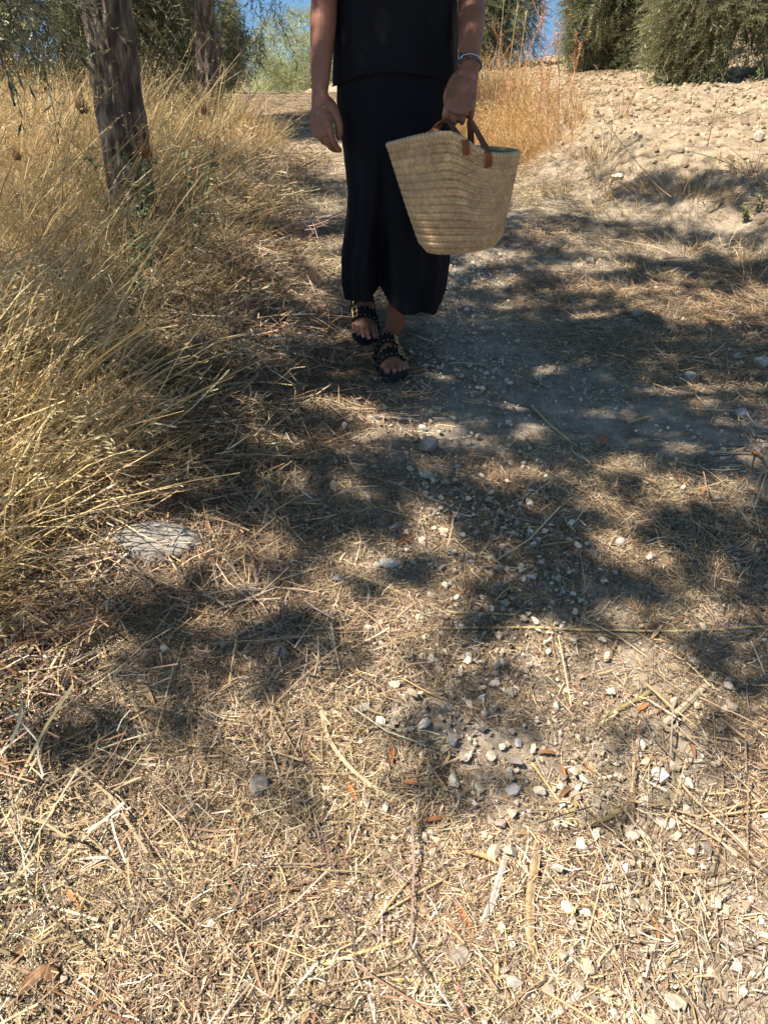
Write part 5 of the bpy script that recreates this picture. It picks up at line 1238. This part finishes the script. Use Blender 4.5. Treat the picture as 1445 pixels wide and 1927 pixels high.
def leafy_weed(x, y, h, n, label, col=(.12, .15, .07)):
    b = (x, y, float(G(x, y))); e = empty('leafy_weed', b, label, 'plant')
    for k in range(n):
        ang = rng.random() * 6.28; tp = np.array([math.cos(ang) * h * .3, math.sin(ang) * h * .3, h * rng.uniform(.7, 1)]); p = curve_pts([(0, 0, 0), tp * .5 + [0, 0, .05 * h], tp], 9)
        V, P = tube(p, np.linspace(.0026, .001, 9), 5); s = link('stem', mesh_np('stem', V, P, M['grass'], np.tile([.16, .16, .09], (len(V), 1)), smooth=True), e)
        A = Acc(); m = 22; f = rng.uniform(.25, 1, m); pp = np.stack([np.interp(f, np.linspace(0, 1, 9), p[:, q]) for q in range(3)], 1); d = unit(rng.normal(0, 1, (m, 3)) * [1, 1, .4] + [0, 0, .25]); side = unit(np.cross(d, [0, 0, 1.0]) + rng.normal(0, .2, (m, 3)))
        ribbons(A, pp, d, rng.uniform(.5, 1, m) * min(.05, h * .28), rng.uniform(.5, 1, m) * min(.02, h * .08), rng.normal(0, .15, (m, 3)), side, np.array(col) * rng.uniform(.7, 1.4, (m, 1)), 3, 'leaf'); link('leaves', A.mesh('leaves', M['grass']), s)
leafy_weed(-.98, 2.95, .5, 5, 'grey-green leafy weed climbing in front of the thick trunk')
leafy_weed(-.80, 3.25, .55, 3, 'slender grey-green weed with round leaves right of the thick trunk')
leafy_weed(-.88, 2.55, .38, 4, 'low dark leafy weed at the foot of the thick trunk')
p = onground(1425, 400); leafy_weed(p[0], p[1], .09, 7, 'small yellow-green weed on the bank at the right edge', (.34, .36, .15))
p = onground(1400, 420); leafy_weed(p[0], p[1], .08, 6, 'low yellowish green weed left of the bright weed on the bank', (.26, .27, .1))
# red-brown dock-like dead plants on the bank
def dead_weed(px, py, hpx, label, col, branches=7, dens=14, wobble=.08):
    g, t = at(px, py); h = hpx * t / F; e = empty('dead_weed', tuple(g), label, 'plant'); top = np.array([rng.normal(0, wobble) * h, 0, h]); p = curve_pts([(0, 0, 0), top * .5 + rng.normal(0, .03, 3) * h, top], 12)
    V, P = tube(p, np.linspace(.0035, .0014, 12), 5); link('stem', mesh_np('stem', V, P, M['straw'], np.tile(np.array(col), (len(V), 1)), smooth=True), e); A = Acc()
    for k in range(branches):
        f = .35 + .62 * k / branches; b = np.array([np.interp(f, np.linspace(0, 1, 12), p[:, q]) for q in range(3)]); ang = rng.random() * 6.28; L = h * rng.uniform(.14, .3)
        q = curve_pts([b, b + np.array([math.cos(ang) * .35, math.sin(ang) * .35, .5]) * L, b + np.array([math.cos(ang) * .5, math.sin(ang) * .5, 1.0]) * L], 6); V, P = tube(q, np.linspace(.0018, .0009, 6), 4); A.add(V, P, np.array(col))
        m = dens; f2 = rng.random(m); pp = np.stack([np.interp(f2, np.linspace(0, 1, 6), q[:, z]) for z in range(3)], 1) + rng.normal(0, .006, (m, 3)); d = unit(rng.normal(0, 1, (m, 3)))
        ribbons(A, pp, d, rng.uniform(.008, .018, m), rng.uniform(.004, .008, m), rng.normal(0, .2, (m, 3)), unit(rng.normal(0, 1, (m, 3))), np.array(col) * [1.25, 1.1, 1] * rng.uniform(.7, 1.3, (m, 1)), 2, 'leaf')
    link('branches', A.mesh('branches', M['straw']), e); return e
RB = (.38, .20, .10)
for (px, py, h, lab) in [(935, 262, 170, 'reddish dead weed nearest the arm, left end of the group behind the basket'), (972, 258, 190, 'tall reddish dead weed above the basket rim'), (1010, 250, 195, 'tallest rust-coloured dead weed in the middle of the group'),
                         (1030, 262, 165, 'dense rusty dead weed right of the tallest one'), (1048, 270, 175, 'rust-red dead weed at the right of the dense group'), (1062, 232, 130, 'slim forked rusty weed at the right end of the group'),
                         (1000, 275, 120, 'short orange dead weed in front of the tall group'), (955, 275, 110, 'short dry weed just above the basket')]:
    dead_weed(px, py, h, lab, np.array(RB) * rng.uniform(.85, 1.25), 12, 18)
dead_weed(1330, 275, 85, 'thin bare reddish twig plant alone on the ploughed slope', (.3, .16, .09), 4, 2)
dead_weed(1140, 300, 62, 'slender straw-coloured weed in front of the slope grass clump', (.45, .34, .18), 3, 2)
dead_weed(1352, 308, 22, 'tiny dry sprig on the top of the shaded bank', (.3, .22, .12), 2, 2)
# straw coloured stalks of wild barley on the sky line behind the arm
for (px, py, h, lab) in [(925, 262, 235, 'tallest pale barley stalk beside the arm against the dark olive tree'), (945, 262, 210, 'pale barley stalk second from the arm'), (962, 262, 200, 'pale barley stalk over the basket rim, leaning right')]:
    g, t = at(px, py); hh = h * t / F; e = empty('barley_stalk', tuple(g), lab, 'plant'); p = curve_pts([(0, 0, 0), (.01, 0, hh * .5), (.02 + .03 * rng.random(), 0, hh)], 10)
    V, P = tube(p, np.linspace(.003, .0015, 10), 5); link('stem', mesh_np('stem', V, P, M['straw'], np.tile([.6, .46, .24], (len(V), 1)), smooth=True), e); A = Acc(); m = 24
    ribbons(A, p[-1] - np.array([0, 0, 1]) * rng.uniform(0, .06, (m, 1)), unit(rng.normal(0, .3, (m, 3)) + [0, 0, 1]), rng.uniform(.02, .04, m), np.full(m, .003), np.zeros((m, 3)), unit(rng.normal(0, 1, (m, 3))), np.tile([.62, .48, .26], (m, 1)), 2, 'leaf'); link('ear', A.mesh('ear', M['straw']), e)
# long bare stems leaning on the bank at the right
def stem3(pa, pb, label, col, w=.0022, lift=(0, .0), mid=0.03):
    a, _ = at(*pa); d = ray(*pb); t = a[1] / d[1]; b = d * t; p = curve_pts([a, (a + b) / 2 + [0, 0, mid], b], 12); V, P = tube(p - a, np.linspace(w, w * .5, 12), 5)
    tag(link('dead_stalk', mesh_np('dead_stalk', V, P, M['straw'], np.tile(np.array(col), (len(V), 1)), smooth=True), None, tuple(a)), label, 'stalk')
stem3((1255, 372), (1120, 205), 'long bare grey stalk leaning left over the slope', (.3, .23, .15), mid=-.01)
stem3((1440, 355), (1275, 280), 'bare forked stalk arching left from the right edge', (.36, .26, .15))
stem3((1440, 350), (1372, 278), 'pale dry stem rising left above the green weed', (.6, .48, .28), mid=.01)
stem3((1400, 345), (1318, 322), 'low bare stem lying over the shaded bank', (.42, .32, .19))
# low hay heap on the bank
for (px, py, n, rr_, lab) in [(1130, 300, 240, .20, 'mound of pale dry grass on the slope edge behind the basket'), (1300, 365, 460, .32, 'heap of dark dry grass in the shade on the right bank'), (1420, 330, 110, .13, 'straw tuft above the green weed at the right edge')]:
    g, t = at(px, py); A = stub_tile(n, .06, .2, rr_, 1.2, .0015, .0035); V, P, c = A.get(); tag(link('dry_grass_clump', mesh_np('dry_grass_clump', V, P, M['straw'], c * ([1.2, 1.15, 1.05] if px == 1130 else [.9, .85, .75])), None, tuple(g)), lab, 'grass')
